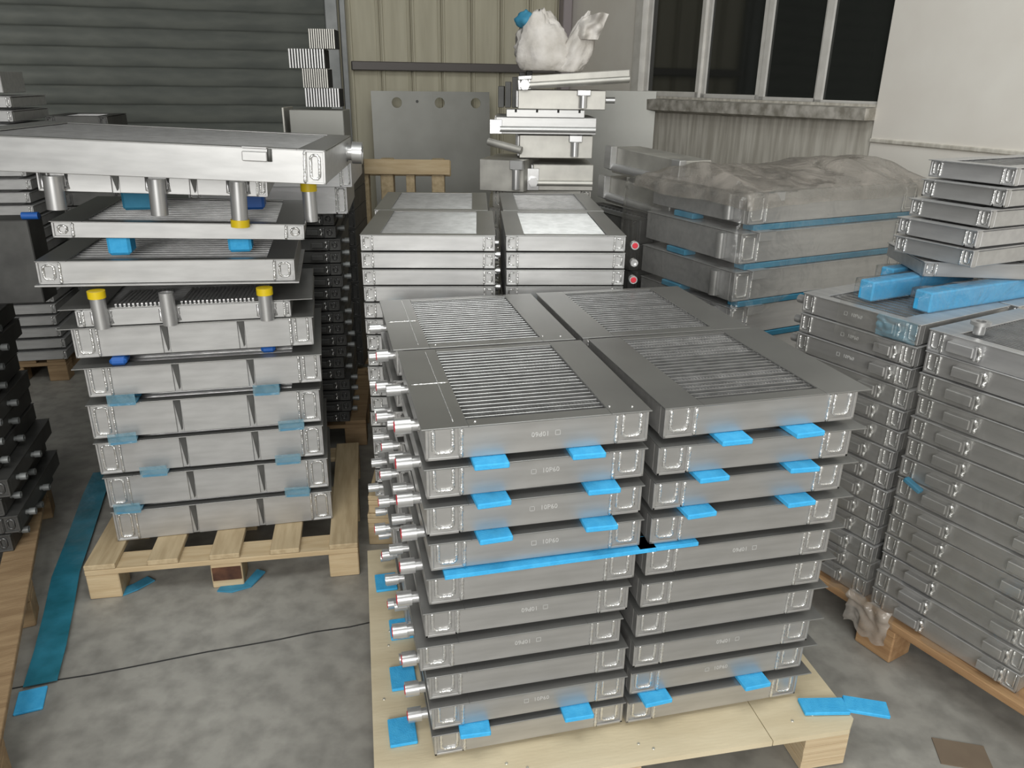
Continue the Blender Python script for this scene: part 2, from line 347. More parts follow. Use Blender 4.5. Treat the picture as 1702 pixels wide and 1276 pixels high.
    for (bx_, bw) in brackets:
        b = MB(); b.box(bx_, bx_+bw, -.02, .002, h*.30, h*.78, .002); b.box(bx_+bw, bx_+bw+.006, -.016, .002, h*.2, h*.85, .001)
        k.append(('bracket', b.mesh('bracket', bm), -1, None)); bi = len(k)-1
        b = MB(); b.tube([(bx_+bw+.008, -.012, h*.85), (bx_+bw+.012, -.004, h*.5), (bx_+bw+.010, -.010, h*.2)], .0048, 6, .3, .006)
        k.append(('weld_bead', b.mesh('weld_bead', 'weld'), bi, None))
    if mark:
        mx, flip = mark; me = text_mesh('\u25a1 10P60' if False else '10P60', .015)
        me2 = MB(); s_ = .0055
        sx = .036
        for a in ((sx-s_, sx+s_, -s_-.0, -s_+.001), (sx-s_, sx+s_, s_-.001, s_), (sx-s_, sx-s_+.001, -s_, s_), (sx+s_-.001, sx+s_, -s_, s_)):
            me2.box(a[0]*-1 if 0 else -a[1], -a[0], -.0003, .0003, a[2], a[3])
        sq = me2.mesh('mark_box', 'silver_ink')
        rot = Matrix.Rotation(PI, 4, 'Y') if flip else Matrix.Identity(4)
        for m_, nm in ((me, 'etched_number'), (sq, 'etched_box')):
            m_.transform(rot); m_.transform(Matrix.Translation((mx, -.0005, h*.55))); k.append((nm, m_, fb, 'faint etched number' if nm == 'etched_number' else None))
    return k

ORD = ['top', 'second', 'third', 'fourth', 'fifth', 'sixth', 'seventh', 'eighth', 'ninth', 'tenth', 'eleventh', 'twelfth', 'thirteenth', 'fourteenth', 'fifteenth', 'sixteenth', 'seventeenth', 'eighteenth', 'nineteenth', 'twentieth']
def ordn(i, n):
    return 'top unit' if i == 0 else ('bottom unit' if i == n-1 else ORD[i]+' from the top')

# ------------------------------------------------------------ room
fl = MB().box(-9, 7, -7, 11, -.1, 0); struct('floor', fl, 'concrete')
# saw-cut joint in the slab: a shallow dark sealant line
def ribbon(pts, wd, z0, z1):
    m = MB()
    for a, b in zip(pts, pts[1:]):
        a = Vector((*a, 0)); b = Vector((*b, 0)); n = Vector((-(b-a).y, (b-a).x, 0)).normalized()*wd/2
        vs = [a-n, b-n, b+n, a+n]; vs = [(p.x, p.y, z0) for p in vs]+[(p.x, p.y, z1) for p in vs]
        m.add(vs, [(3, 2, 1, 0), (4, 5, 6, 7), (0, 1, 5, 4), (1, 2, 6, 5), (2, 3, 7, 6), (3, 0, 4, 7)])
    return m
pts = [(-2.6+.02*i*5, 1.72+(-2.6+.1*i+1.29)*.32-.0+random.uniform(-.004, .004)) for i in range(52)]
struct('trim_1', ribbon(pts, .005, -.001, .0012), 'rubber')

COR = Vector((.47, 7.5, 0)); ub = Vector((-math.cos(R(16)), -math.sin(R(16)), 0)); nb = Vector((math.sin(R(16)), -math.cos(R(16)), 0))  # along the back wall to the left, outward to camera
yb = R(16)+PI       # local x runs left from the corner
def back_m(): return Matrix.Translation(COR) @ Matrix.Rotation(R(16), 4, 'Z')
BM = back_m()
bw = MB().box(-8, .6, .06, .2, 0, 5.2, mtx=BM); struct('wall_back', bw, 'panel'); WB = bpy.data.objects['wall_back']
# ribbed sheet panels right of the shutter
xr = -1.94
i = 0; pw = .262
while xr < -.05:
    p = MB(); x1 = min(xr+pw, -.02)
    p.box(xr+.004, x1-.004, .035, .06, 0, 5.2, .002, mtx=BM)
    p.box(xr+.012, xr+.03, .012, .036, 0, 5.2, .004, mtx=BM)
    p.box(x1-.03, x1-.016, .02, .036, 0, 5.2, .003, mtx=BM)
    link('sheet_panel', p.mesh('sheet_panel', 'panel'), WB); xr += pw
# girt
struct('trim_2', MB().box(-1.93, .0, -.06, .012, 1.68, 1.75, .006, mtx=BM), 'purlin')
struct('trim_3', MB().box(-.10, -.02, -.10, .03, 0, 5.2, .006, mtx=BM), 'post')
# shutter door
dr = tag(link('door_1', MB().box(-7.6, -2.08, .04, .06, 0, 5.2, mtx=BM).mesh('door_1', 'shutter')), kind='structure')
z = 0; sl = None
prof = [(0, 0), (0, .003), (.016, .010), (.045, .020), (.072, .023), (.100, .019), (.126, .008), (.139, .002), (.139, 0)]
me = MB(); n = len(prof)
vs = [(x, -y_, z_) for x in (-7.6, -2.08) for z_, y_ in prof]
me.add(vs, [(j, j+1, n+j+1, n+j) for j in range(n-1)]+[tuple(range(n)), tuple(range(2*n-1, n-1, -1))], True)
slm = me.mesh('slat', 'shutter')
for q in range(37):
    o = link('slat', slm, dr, BM @ Vector((0, .04, q*.1395)), (0, 0, R(16)))
o = link('guide_rail', MB().box(-2.12, -2.02, -.03, .06, 0, 5.2, .006, mtx=BM).box(-2.0, -1.955, -.01, .06, 0, 5.2, .004, mtx=BM).mesh('guide_rail', 'guide'), dr)

# right wall with window
dw = Vector((.386, -.922, 0)).normalized(); aw = math.atan2(dw.y, dw.x); WM = Matrix.Translation(COR) @ Matrix.Rotation(aw, 4, 'Z')   # local x toward the camera, local -y faces the room? checked below
# local y axis = rot90(dw) = (.922,.386): away from the room
def wall_s(px_ratio):       # distance along the wall where X/Y equals the ratio
    return (px_ratio*COR.y-COR.x)/(dw.x-px_ratio*dw.y)
s_l, s1, s2, s3, s_r = [wall_s(q) for q in (.1517, .2156, .2861, .3582, .4406)]
zs = lambda s: 1.555-.012*s
wr = MB()
wr.box(0, s_l-.12, 0, .25, 0, 5.2, mtx=WM)
wr.box(s_r+.0, 12, 0, .25, 0, 5.2, mtx=WM)
wr.box(s_l-.12, s_r, 0, .25, 3.1, 5.2, mtx=WM)
struct('wall_right', wr, 'plaster')
lw_ = MB(); lw_.box(s_l-.12, s_r, .015, .25, 0, zs(s_l)-.02, mtx=WM); struct('wall_right_lower', lw_, 'plaster_dirty')
# dirty ledge below the window and its run-on as a crack of the plaster
lg = MB(); a, b = s_l-.20, s_r+.0
vs = [(a, -.07, zs(a)-.045), (b, -.07, zs(b)-.012), (b, .1, zs(b)-.0), (a, .1, zs(a)-.03), (a, -.07, zs(a)-.12), (b, -.07, zs(b)-.07), (b, .1, zs(b)-.07), (a, .1, zs(a)-.16)]
lg.add(vs, [(0, 1, 2, 3), (7, 6, 5, 4), (0, 4, 5, 1), (1, 5, 6, 2), (2, 6, 7, 3), (3, 7, 4, 0)], mtx=WM)
struct('trim_4', lg, 'ledge_dirty')
struct('trim_5', MB().box(s_r, 12, -.012, .01, 1.335, 1.355, .004, mtx=WM), 'plaster_dirty')
# window
win = tag(link('window_1', None), kind='structure'); win.empty_display_size = .1
def qwall(x0, x1, y0, y1, zb0, zb1, zt, m):     # box with a slightly sloping bottom edge
    mb = MB(); vs = [(x0, y0, zb0), (x1, y0, zb1), (x1, y1, zb1), (x0, y1, zb0), (x0, y0, zt), (x1, y0, zt), (x1, y1, zt), (x0, y1, zt)]
    mb.add(vs, [(3, 2, 1, 0), (4, 5, 6, 7), (0, 1, 5, 4), (1, 2, 6, 5), (2, 3, 7, 6), (3, 0, 4, 7)], mtx=WM); return mb
zb = lambda s: zs(s)-.05
link('window_frame', qwall(s_l-.12, s_l-.02, -.02, .12, zb(s_l)-.02, zb(s_l)-.02, 3.1, 0).mesh('window_frame', 'white'), win)
link('window_frame', qwall(s_l-.02, s_r, .02, .10, zb(s_l), zb(s_r), zb(s_l)+.03, 0).mesh('window_frame', 'white'), win)
edges = [s_l-.02, s1, s2, s3, s_r]
for q in range(4):
    e0, e1 = edges[q], edges[q+1]; yo = .03 if q in (0, 3) else .05
    sash = MB(); wf = .05
    for mb_ in (qwall(e0, e0+wf, yo, yo+.04, zb(e0)+.02, zb(e0)+.02, 3.08, 0), qwall(e1-wf*.6, e1+.01, yo, yo+.04, zb(e1)+.02, zb(e1)+.02, 3.08, 0), qwall(e0, e1, yo, yo+.04, zb(e0)+.005, zb(e1)+.005, zb(e0)+.065, 0)):
        sash.add(mb_.v, mb_.f)
    so = link('sash', sash.mesh('sash', 'white'), win)
    link('pane', qwall(e0+wf, e1-wf*.6, yo+.015, yo+.02, zb(e0)+.05, zb(e1)+.05, 3.08, 0).mesh('pane', 'glass'), so)
# dim office behind the glass is just a dark reveal
struct('ceiling', MB().box(-9, 7, -1.0, 11, 5.2, 5.3), 'alu_dark')
struct('wall_left_blocker', MB().box(-4.6, -4.4, -1, 9, 0, 5.2), 'alu_dark')  # unseen wall, added to keep light off the left side

# leaning sheets and the upright pallet
def leaning(name, label, x0, x1, top, matn, base, yaw, lean, holes=()):
    m = MB(); m.box(x0, x1, 0, .004, 0, top)
    o = link(name, m.mesh(name, matn), None, base, (-lean, 0, yaw)); tag(o, label, 'sheet'); return o
gs = empty('steel_sheet', 'large grey steel sheet with three round holes leaning on the back wall', 'sheet', (-1.16, 6.62, 0), (-R(6), 0, R(14)))
# sheet with punched holes: built as strips around holes
sh = MB(); W_, H_ = 1.0, 1.53; hs = [(.21, 1.44), (.57, 1.44), (.88, 1.44)]; hr = .042
zc0, zc1 = 1.44-.042-.01, 1.44+.042+.01
sh.box(0, W_, 0, .006, 0, zc0); sh.box(0, W_, 0, .006, zc1, H_)
xs = 0
for hx, hz in hs:
    sh.box(xs, hx-.052, 0, .006, zc0, zc1); xs = hx+.052
    n = 24; ring = [(hx+hr*math.cos(2*PI*j/n), hz+hr*math.sin(2*PI*j/n)) for j in range(n)]
    sq = []
    for j in range(n):
        c_, s_ = math.cos(2*PI*j/n), math.sin(2*PI*j/n); f_ = .052/max(abs(c_), abs(s_)); sq.append((hx+c_*f_, hz+s_*f_))
    vs = [(x, 0, z) for x, z in ring]+[(x, 0, z) for x, z in sq]+[(x, .006, z) for x, z in ring]+[(x, .006, z) for x, z in sq]
    sh.add(vs, [(j, (j+1) % n, n+(j+1) % n, n+j) for j in range(n)]+[(2*n+j, 3*n+j, 3*n+(j+1) % n, 2*n+(j+1) % n) for j in range(n)]+[(j, 2*n+j, 2*n+(j+1) % n, (j+1) % n) for j in range(n)])
sh.box(xs, W_, 0, .006, zc0, zc1)
link('sheet', sh.mesh('sheet', 'plate'), gs)
bt = MB().cyl((.38, -.004, 1.45), (.38, .0, 1.45), .012, .012, 12); link('bolt', bt.mesh('bolt', 'alu_dark'), gs)
dk = link('steel_sheet', MB().box(0, .55, 0, .006, 0, 1.56, .001).mesh('steel_sheet', 'plate'), None, (.48, 6.05, 0), (-R(5), 0, R(-8)))
tag(dk, 'plain dark grey steel sheet standing behind the jumbled cooler pile', 'sheet')

up = empty('wooden_pallet', 'pale wooden pallet standing upright before the grey steel sheet', 'pallet', (-1.06, 4.62, 0), (0, 0, R(2)))
for zz in (.02, .55, 1.09): link('deck_board', MB().box(0, .68, 0, .02, zz, zz+.085, .003).mesh('deck_board', 'wood'), up)
for xx in (.03, .27, .57): link('stringer', MB().box(xx, xx+.075, .02, .11, 0, 1.175, .004).mesh('stringer', 'wood_v'), up)
for zz in (.02, 1.07): link('deck_board', MB().box(0, .68, .11, .13, zz, zz+.09, .003).mesh('deck_board', 'wood'), up)
link('brace', MB().box(.15, .2, .02, .09, .7, 1.1, .002).mesh('brace', 'wood_v'), up)
link('brace', MB().box(.42, .47, .02, .09, .7, 1.1, .002).mesh('brace', 'wood_v'), up)

# ------------------------------------------------------------ pallets
def pallet(label, loc, yaw, L, D, H, m1, m2, nb=5, burnt=False, group=None):
    r_ = empty('wooden_pallet', label, 'pallet', loc, (0, 0, yaw), group)
    bwid = .095
    for i in range(nb):
        x = i*(L-bwid)/(nb-1); o = link('deck_board', MB().box(x, x+bwid, 0, D, H-.018, H, .002).mesh('deck_board', m2), r_)
    for y in (0, D/2-.05, D-.1):
        link('stringer_board', MB().box(0, L, y, y+.10, H-.038, H-.019, .002).mesh('stringer_board', m1), r_)
        for j, x in enumerate((0, L/2-.05, L-.1)):
            b = link('block', MB().box(x, x+.1, y+.002, y+.098, .0, H-.039, .003).mesh('block', m1), r_)
            if burnt and y == 0 and j == 1:
                link('scorch_mark', MB().box(x+.004, x+.096, y-.001, y+.003, .03, H-.05).mesh('scorch_mark', 'wood_burnt'), b)
    return r_
pallet('light wooden pallet under the tall left cooler stack', (-1.375, 2.085, 0), R(10.5), .87, .80, .13, 'wood', 'wood_v', 5, True)
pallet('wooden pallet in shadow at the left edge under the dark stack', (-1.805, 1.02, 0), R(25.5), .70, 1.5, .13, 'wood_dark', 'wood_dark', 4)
pallet('wooden pallet under the twin column stack behind the plywood board', (-.52, 2.43, 0), R(3), .93, 1.1, .13, 'wood', 'wood_v', 6, group=None)
pl2 = pallet('second wooden pallet lying on the first under the twin column stack', (-.515, 2.435, .1305), R(3), .91, 1.08, .072, 'wood', 'wood_v', 6)

# plywood-topped pallet under the main stack
pm = empty('plywood_pallet', 'low pallet with pale plywood top under the front cooler stack', 'pallet', (-.285, 1.225, 0), (0, 0, R(11.2)))
BL, BD = 1.175, .98
o_ = MB(); poly = [(0, 0), (.58, 0), (.58, BD), (0, BD)]
def slab(poly, z0, z1):
    m = MB(); n = len(poly); m.add([(x, y, z0) for x, y in poly]+[(x, y, z1) for x, y in poly], [tuple(range(n))[::-1], tuple(range(n, 2*n))]+[(i, (i+1) % n, n+(i+1) % n, n+i) for i in range(n)]); return m
link('plywood_panel', slab([(0, 0), (.94, 0), (.94, BD), (0, BD)], .123, .138).mesh('plywood_panel', 'ply'), pm)
link('plywood_panel', slab([(.9425, 0), (BL-.03, 0), (BL, .03), (BL, BD), (.9425, BD)], .123, .1375).mesh('plywood_panel', 'ply'), pm)
for x in (.0, .50, BL-.13):
    for y in (.02, .46, BD-.11):
        b = MB()
        for q in range(5): b.box(x+.001*(q % 2), x+.12, y, y+.10-.001*(q % 2), .003+q*.024, .003+(q+1)*.024-.0012, .0008)
        link('laminated_block', b.mesh('laminated_block', 'lam'), pm)
scr = MB()
for x, y in ((.30, .05), (.345, .03), (.62, .05), (.65, .03), (.05, .50), (.055, .56), (.03, .30), (1.02, .05), (1.08, .06)): scr.cyl((x, y, .1375), (x, y, .1395), .0045, .003, 8)
link('screw_head', scr.mesh('screw_head', 'screw'), pm)['kind'] = 'stuff'
for x, y in ():
    pass

# right-hand pallet under the wrapped stack
RY = R(-59.5); ru = Vector((math.cos(RY), math.sin(RY), 0)); rv = Vector((-ru.y, ru.x, 0))
RO = Vector((.895, 2.30, 0))        # far left corner of the right stack at floor level
rp = empty('wooden_pallet', 'orange-brown wooden pallet under the film-wrapped right stack', 'pallet', RO+ru*-.03-rv*.03, (0, 0, RY))
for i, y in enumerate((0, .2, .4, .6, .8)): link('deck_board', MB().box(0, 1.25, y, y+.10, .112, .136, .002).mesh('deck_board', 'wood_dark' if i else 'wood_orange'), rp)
for x in (.43, 1.06, .0):
    link('stringer', MB().box(x, x+.12, 0, .9, .09, .111, .002).mesh('stringer', 'wood_orange'), rp)
    for y in (0, .4, .8): link('block', MB().box(x, x+.12, y+.002, y+.1, 0, .089, .004).mesh('block', 'wood_orange'), rp)

# ------------------------------------------------------------ main stack (on plywood)
YM = R(13.6); MU = Vector((math.cos(YM), math.sin(YM), 0)); MV = Vector((-MU.y, MU.x, 0)); MO = Vector((-.166, 1.338, 0))
PW, PD, PH, PITCH, Z0 = .460, .462, .0692, .0848, .1485
WL = .4605
pr_ = lambda v: ((v, .0165, .055, 'red', -1),)
front_ports = ((.10, .0175, .05, 'red', -1), (.30, .0135, .050, None, -1))
rear_ports = ((.06, .016, .045, 'red', -1), (.30, .0135, .048, None, -1))
kitL_top = cooler(PW, PD, PH, fine=True, ports=front_ports, mark=(.23, True), seam=True, flange=(.008, .004, .007, 0))
kitR_top = cooler(PW, PD, PH, fine=True, flange=(.004, .03, .007, 0), seam=False, ports=())
kitL_top2 = cooler(PW, PD, PH, fine=True, ports=rear_ports, seam=True, flange=(.008, .004, .007, 0))
kitR_top2 = cooler(PW, PD, PH, fine=True, flange=(.004, .02, .007, 0))
kitL = {m: cooler(PW, PD, PH, simple=True, ports=front_ports, mark=m, flange=(.006, .002, .012, 0)) for m in (None, (.23, True), (.255, False))}
kitR = {m: cooler(PW, PD, PH, simple=True, mark=m, flange=(.002, .03, .012, 0)) for m in (None, (.23, True), (.235, False))}
kitLr = cooler(PW, PD, PH, simple=True, ports=rear_ports, flange=(.006, .002, .0, 0))
kitRr = cooler(PW, PD, PH, simple=True, flange=(.002, .02, .0, 0))
shiftL = [0, 0, -.002, .004, -.002, -.012, -.026, -.008, -.004, 0]
shiftR = [.03, .022, .020, .020, .018, .012, .008, .006, .006, .002]
markL = [0, (.255, False), (.255, False), (.255, False), None, (.23, True), (.23, True), None, (.255, False), None]
markR = [0, None, None, None, (.23, True), None, None, (.23, True), (.235, False), None]
fpl = []
for i in range(10):
    z = Z0+(9-i)*PITCH
    for col in ('left', 'right'):
        for dep in ('front', 'rear'):
            left, front = col == 'left', dep == 'front'
            if left: kit = (kitL_top if front else kitL_top2) if i == 0 else (kitL[markL[i]] if front else kitLr)
            else: kit = (kitR_top if front else kitR_top2) if i == 0 else (kitR[markR[i]] if front else kitRr)
            du = (shiftL[i] if left else WL+shiftR[i]+.006)+(0 if front else random.uniform(-.006, .002)-(.012 if left else .014))
            dv = (0 if front else .478)+random.uniform(-.003, .003)
            p = MO+MU*du+MV*dv
            yw = YM+random.uniform(-.006, .006)
            if i == 0 and front: yw = YM+(.0 if left else .02)
            instance(kit, 'oil_cooler', 'grey aluminium cooler, %s in the %s %s column on the plywood pallet' % (ordn(i, 10), dep, col), 'cooler', (p.x, p.y, z), yw, 'coolers stacked on the plywood pallet')

def pad(loc, yaw, sx, sy, sz, label, name='foam_pad', m='blue', group='blue foam pads in the front stack', sleeve=None):
    b = MB(); b.box(-sx/2, sx/2, 0, sy, 0, sz, min(.002, sz*.25))
    me_ = b.mesh(name, m)
    if sleeve:
        r_ = empty(name, label, 'foam pad', loc, (0, 0, yaw), group); link('foam', me_, r_)
        s_ = MB(); s_.box(-sx/2-.004, sx/2+.004, -.004, -.0035, .002, sleeve); s_.box(-sx/2-.004, sx/2+.004, -.004, sy*.6, sz+.0002, sz+.0008)
        link('plastic_sleeve', s_.mesh('plastic_sleeve', 'film_blue'), r_)
        return r_
    return tag(link(name, me_, None, loc, (0, 0, yaw)), label, 'foam pad', group)
def mpos(u, v, z): p = MO+MU*u+MV*v; return (p.x, p.y, z)
gapz = lambda i: Z0+(9-i)*PITCH-(PITCH-PH)+.0025      # gap below layer i (0 = top)
pads = [(0, .125, 'left', 'left'), (0, .325, 'right', 'left'), (0, .650, 'left', 'right'), (0, .825, 'right', 'right'),
        (1, .13, 'left', 'left'), (1, .362, 'right', 'left'), (1, .61, 'left', 'right'), (1, .825, 'right', 'right'),
        (2, .135, 'left', 'left'), (2, .36, 'right', 'left'), (2, .59, 'left', 'right'), (2, .83, 'right', 'right'),
        (8, .09, 'left', 'left'), (8, .335, 'right', 'left'), (8, .535, 'left', 'right'), (8, .795, 'right', 'right')]
nm = {0: 'first', 1: 'second', 2: 'third', 8: 'lowest'}
for i, u, side, col in pads:
    pad(mpos(u, -.034-.006*random.random(), gapz(i)), YM+random.uniform(-.06, .06), .070, .10, .0122, 'bright blue foam pad, %s one in the %s gap of the %s front column' % (side, nm[i], col))
for (v, n_, ex) in ((.055, 'nearest', .065), (.235, 'second nearest', .045), (.43, 'third nearest', .03), (.66, 'farthest', .055)):
    p = mpos(-ex, v, .1385); pad(p, YM, .065, .085, .0085, 'blue foam pad on the plywood left of the stack, %s of four' % n_)
# long foam strip in the fourth gap
st = MB(); st.box(0, .47, 0, .05, 0, .010, .001)
tag(link('foam_strip', st.mesh('foam_strip', 'blue'), None, mpos(.03, -.02, gapz(3)), (0, 0, YM+.01)), 'long thin blue foam strip between two coolers in the front left column', 'foam strip')
tag(link('foam_strip', MB().box(0, .14, 0, .05, 0, .010, .001).mesh('foam_strip', 'blue'), None, mpos(.46, -.014, gapz(3)), (0, 0, YM)), 'short blue foam strip end in the front right column', 'foam strip')
# foam pieces past the right corner of the board
a = MB(); a.box(0, .115, 0, .052, 0, .010, .002); tag(link('foam_offcut', a.mesh('foam_offcut', 'blue'), None, (.742, 1.487, .139), (0, 0, R(2))), 'blue foam offcut on the plywood corner right of the stack', 'foam offcut')
a = MB(); a.box(0, .105, 0, .052, 0, .010, .002); tag(link('foam_offcut', a.mesh('foam_offcut', 'blue'), None, (.848, 1.500, .1395), (0, .0, R(-12))), 'blue foam offcut overhanging the plywood corner', 'foam offcut')
st = MB(); st.tube([(.93, 2.02, .30), (.915, 2.0, .22), (.885, 1.97, .13), (.865, 1.94, .0)], .009, 6)
tag(link('foam_strip', st.mesh('foam_strip', 'blue_dull'), None), 'thin blue foam strip leaning between the front and right stacks', 'foam strip')
tag(link('cardboard_piece', MB().box(0, .125, 0, .085, 0, .003).mesh('cardboard_piece', 'cardboard'), None, (1.105, 1.475, 0), (0, 0, R(-12))), 'flat brown cardboard piece on the floor at lower right', 'cardboard')

# ------------------------------------------------------------ twin-column stack behind
TY = R(3); TU = Vector((math.cos(TY), math.sin(TY), 0)); TV = Vector((-TU.y, TU.x, 0)); TO = Vector((-.485, 2.436, 0))
TH, TP, TZ = .049, .0557, .2035
kw = dict(bm='alu_light', hw=.055, capw=.036, cap='c', hm='header')
tl_top = cooler(.427, .50, TH, fine=False, pitch=.009, flange=(.002, .002, .002, 0), **kw)
tr_top = cooler(.386, .50, TH, fine=False, pitch=.009, flange=(.002, .002, .002, 0), ports=((.412, .013, .03, 'red', 0),), **kw)
tl = cooler(.427, .50, TH, simple=True, flange=(.001, .001, .002, 0), ports=((.1, .010, .02, None, 1), (.3, .010, .02, None, 1)), **kw)
tr = cooler(.386, .50, TH, simple=True, flange=(.001, .001, .002, 0), ports=((.412, .013, .03, 'red', 0),), **kw)
tr_n = cooler(.386, .50, TH, simple=True, flange=(.001, .001, .002, 0), ports=((.412, .012, .03, None, 0),), **kw)
tr_r = cooler(.386, .50, TH, simple=True, flange=(.001, .001, .002, 0), **kw)
for i in range(17):
    z = TZ+(16-i)*TP
    for col in ('left', 'right'):
        for dep in ('front', 'rear'):
            left, front = col == 'left', dep == 'front'
            if not front and i > 3: kit = tl if left else tr_r
            elif left: kit = tl_top if i == 0 else tl
            else: kit = (tr_top if i == 0 else (tr_n if i in (1, 5, 9) else tr)) if front else (tr_top if 0 else tr_r)
            if i == 0 and not front: kit = tl_top if left else tl_top if 0 else tr_rt if 'tr_rt' in globals() else kit
            du = (-.002*i*.0 if left else .460)+random.uniform(-.003, .003)+(.0 if front else (-.02 if left else .012))
            p = TO+TU*du+TV*((0 if front else .515)+random.uniform(-.002, .002))
            instance(kit, 'radiator', 'silver welded radiator, %s in the %s %s column of the twin stack' % (ordn(i, 17), dep, col), 'radiator', (p.x, p.y, z), TY+random.uniform(-.006, .006), 'silver radiators in the twin stack')
for u, n_ in ((.10, 'left'), (.245, 'middle'), (.56, 'right')):
    p = TO+TU*u+TV*-.02; pad((p.x, p.y, TZ+13*TP-.0060), TY, .045, .08, .0058, 'small pale blue foam pad low in the twin stack gap, %s one of three' % n_, m='blue_dull', group='foam pads in the twin stack')

# ------------------------------------------------------------ tall left stack
LY = R(13.5); LU = Vector((math.cos(LY), math.sin(LY), 0)); LV = Vector((-LU.y, LU.x, 0)); LD = .55
kn = dict(bm='alu_light', hw=.085, capw=.07, hm='header', simple=True)
def lpos(x, y, z): return (x, y, z)
ll = {}
rows = [  # x of front-left, z bottom, z top, (front-left y)
 (-1.332, .1315, .245), (-1.336, .262, .374), (-1.343, .386, .499), (-1.343, .515, .632), (-1.330, .660, .760), (-1.346, .790, .888)]
for i, (x, z0, z1) in enumerate(rows):
    h = z1-z0
    kit = cooler(.713, LD, h, cap='rect' if i < 4 else 'u', notches=(.262, .49) if i else (.25, .47), flange=(.004, .004, .008, 0) if i < 4 else (.03, .006, .02, 0), **kn)
    instance(kit, 'intercooler', 'silver slotted intercooler, %s one up from the light wooden pallet' % ['lowest', 'second', 'third', 'fourth', 'fifth', 'sixth'][i], 'intercooler', (x, 2.232, z0), LY, 'slotted intercoolers in the left stack')
vk = cooler(.625, .45, .052, bm='alu_light', hw=.07, capw=.02, cap='u', hm='header', flange=(.05, .07, -.01, 0), pitch=.012,
            vports=((.072, -.012, .022, -.002, .108, 'yellow'), (.265, -.012, .022, -.002, .100, None), (.552, -.012, .022, -.002, .096, 'yellow')))
for x0, x1 in ((.105, .235), (.295, .52)):
    x = x0
    while x < x1:
        sl_ = MB().add([(x, .03, .0545), (x+.006, .03, .0545), (x+.018, .20, .0545), (x+.012, .20, .0545), (x, .03, .060), (x+.006, .03, .060), (x+.018, .20, .060), (x+.012, .20, .060)],
            [(0, 3, 2, 1), (4, 5, 6, 7), (0, 1, 5, 4), (1, 2, 6, 5), (2, 3, 7, 6), (3, 0, 4, 7)])
        vk.append(('louvre', sl_.mesh('louvre', 'pipe'), -1, None)); x += .0125
instance(vk, 'intercooler', 'silver intercooler with three upright pipe stubs below the plain unit', 'intercooler', (-1.318, 2.225, .892), LY, 'upper intercoolers in the left stack')
k8 = cooler(.733, .5, .068, bm='alu_light', hw=.08, capw=.062, cap='rect', hm='header', simple=True, flange=(.002, .002, .004, 0))
u8 = instance(k8, 'intercooler', 'plain silver intercooler resting above the upright pipe stubs', 'intercooler', (-1.405, 2.222, 1.025), R(12.5), 'upper intercoolers in the left stack', (0, R(1.3)))
b8 = MB(); b8.box(-.01, .745, -.012, .5, -.006, -.001, .001); link('bottom_plate', b8.mesh('bottom_plate', 'alu_light'), u8)
k9 = cooler(.708, .52, .047, bm='alu_light', hw=.08, capw=.055, cap='rect', hm='header', simple=True, flange=(.004, .004, .006, 0))
instance(k9, 'intercooler', 'thin silver intercooler on blue foam cubes near the stack top', 'intercooler', (-1.343, 2.235, 1.162), R(13), 'upper intercoolers in the left stack', (0, R(2.2)))
k10 = cooler(.62, .5, .055, bm='alu_light', hw=.07, capw=.03, cap='u', hm='header', simple=True, flange=(.01, .0, -.01, 0), notches=(.2, .41),
             vports=((.045, -.014, .026, .045, -.048, None), (.315, -.014, .024, .045, -.058, None), (.537, -.014, .024, .045, -.082, 'yellow')))
instance(k10, 'intercooler', 'silver intercooler with three pipe stubs hanging down under the top slab', 'intercooler', (-1.345, 2.215, 1.298), R(13), 'upper intercoolers in the left stack', (0, R(2.6)))
k11 = cooler(.99, .62, .088, bm='alu_light', hw=.07, capw=.055, cap='rect', hm='header', fine=False, pitch=.012, flange=(.0, .0, .0, 0), ports=((.50, .035, .05, None, 1),))
u11 = instance(k11, 'intercooler', 'largest silver intercooler lying on top of the left stack', 'intercooler', (-1.50, 2.06, 1.372), R(5), 'upper intercoolers in the left stack', (0, R(2.2)))
tb = MB(); tb.box(.775, .84, -.014, -.0005, .055, .08, .002); tb.box(.775, .84, -.012, .02, .088, .092, .001)
link('mounting_tab', tb.mesh('mounting_tab', 'alu_light'), u11)
for x in (.845, .14):
    tb = MB(); tb.tube([(x, -.003, .088), (x, -.003, .055)], .006, 8); link('slot', tb.mesh('slot', 'alu_dark'), u11)
# side pipe behind the right end
sp = MB(); sp.cyl((0, 0, 0), (0, 0, .11), .022, .022, 18); so = empty('pipe_stub', 'upright pipe stub with yellow cap at the right of the left stack', 'pipe', (-.655, 2.50, 1.175)); link('pipe', sp.mesh('pipe', 'pipe'), so)
link('pipe_cap', MB().cyl((0, 0, .095), (0, 0, .123), .0255, .0255, 18).mesh('pipe_cap', 'yellow'), so)
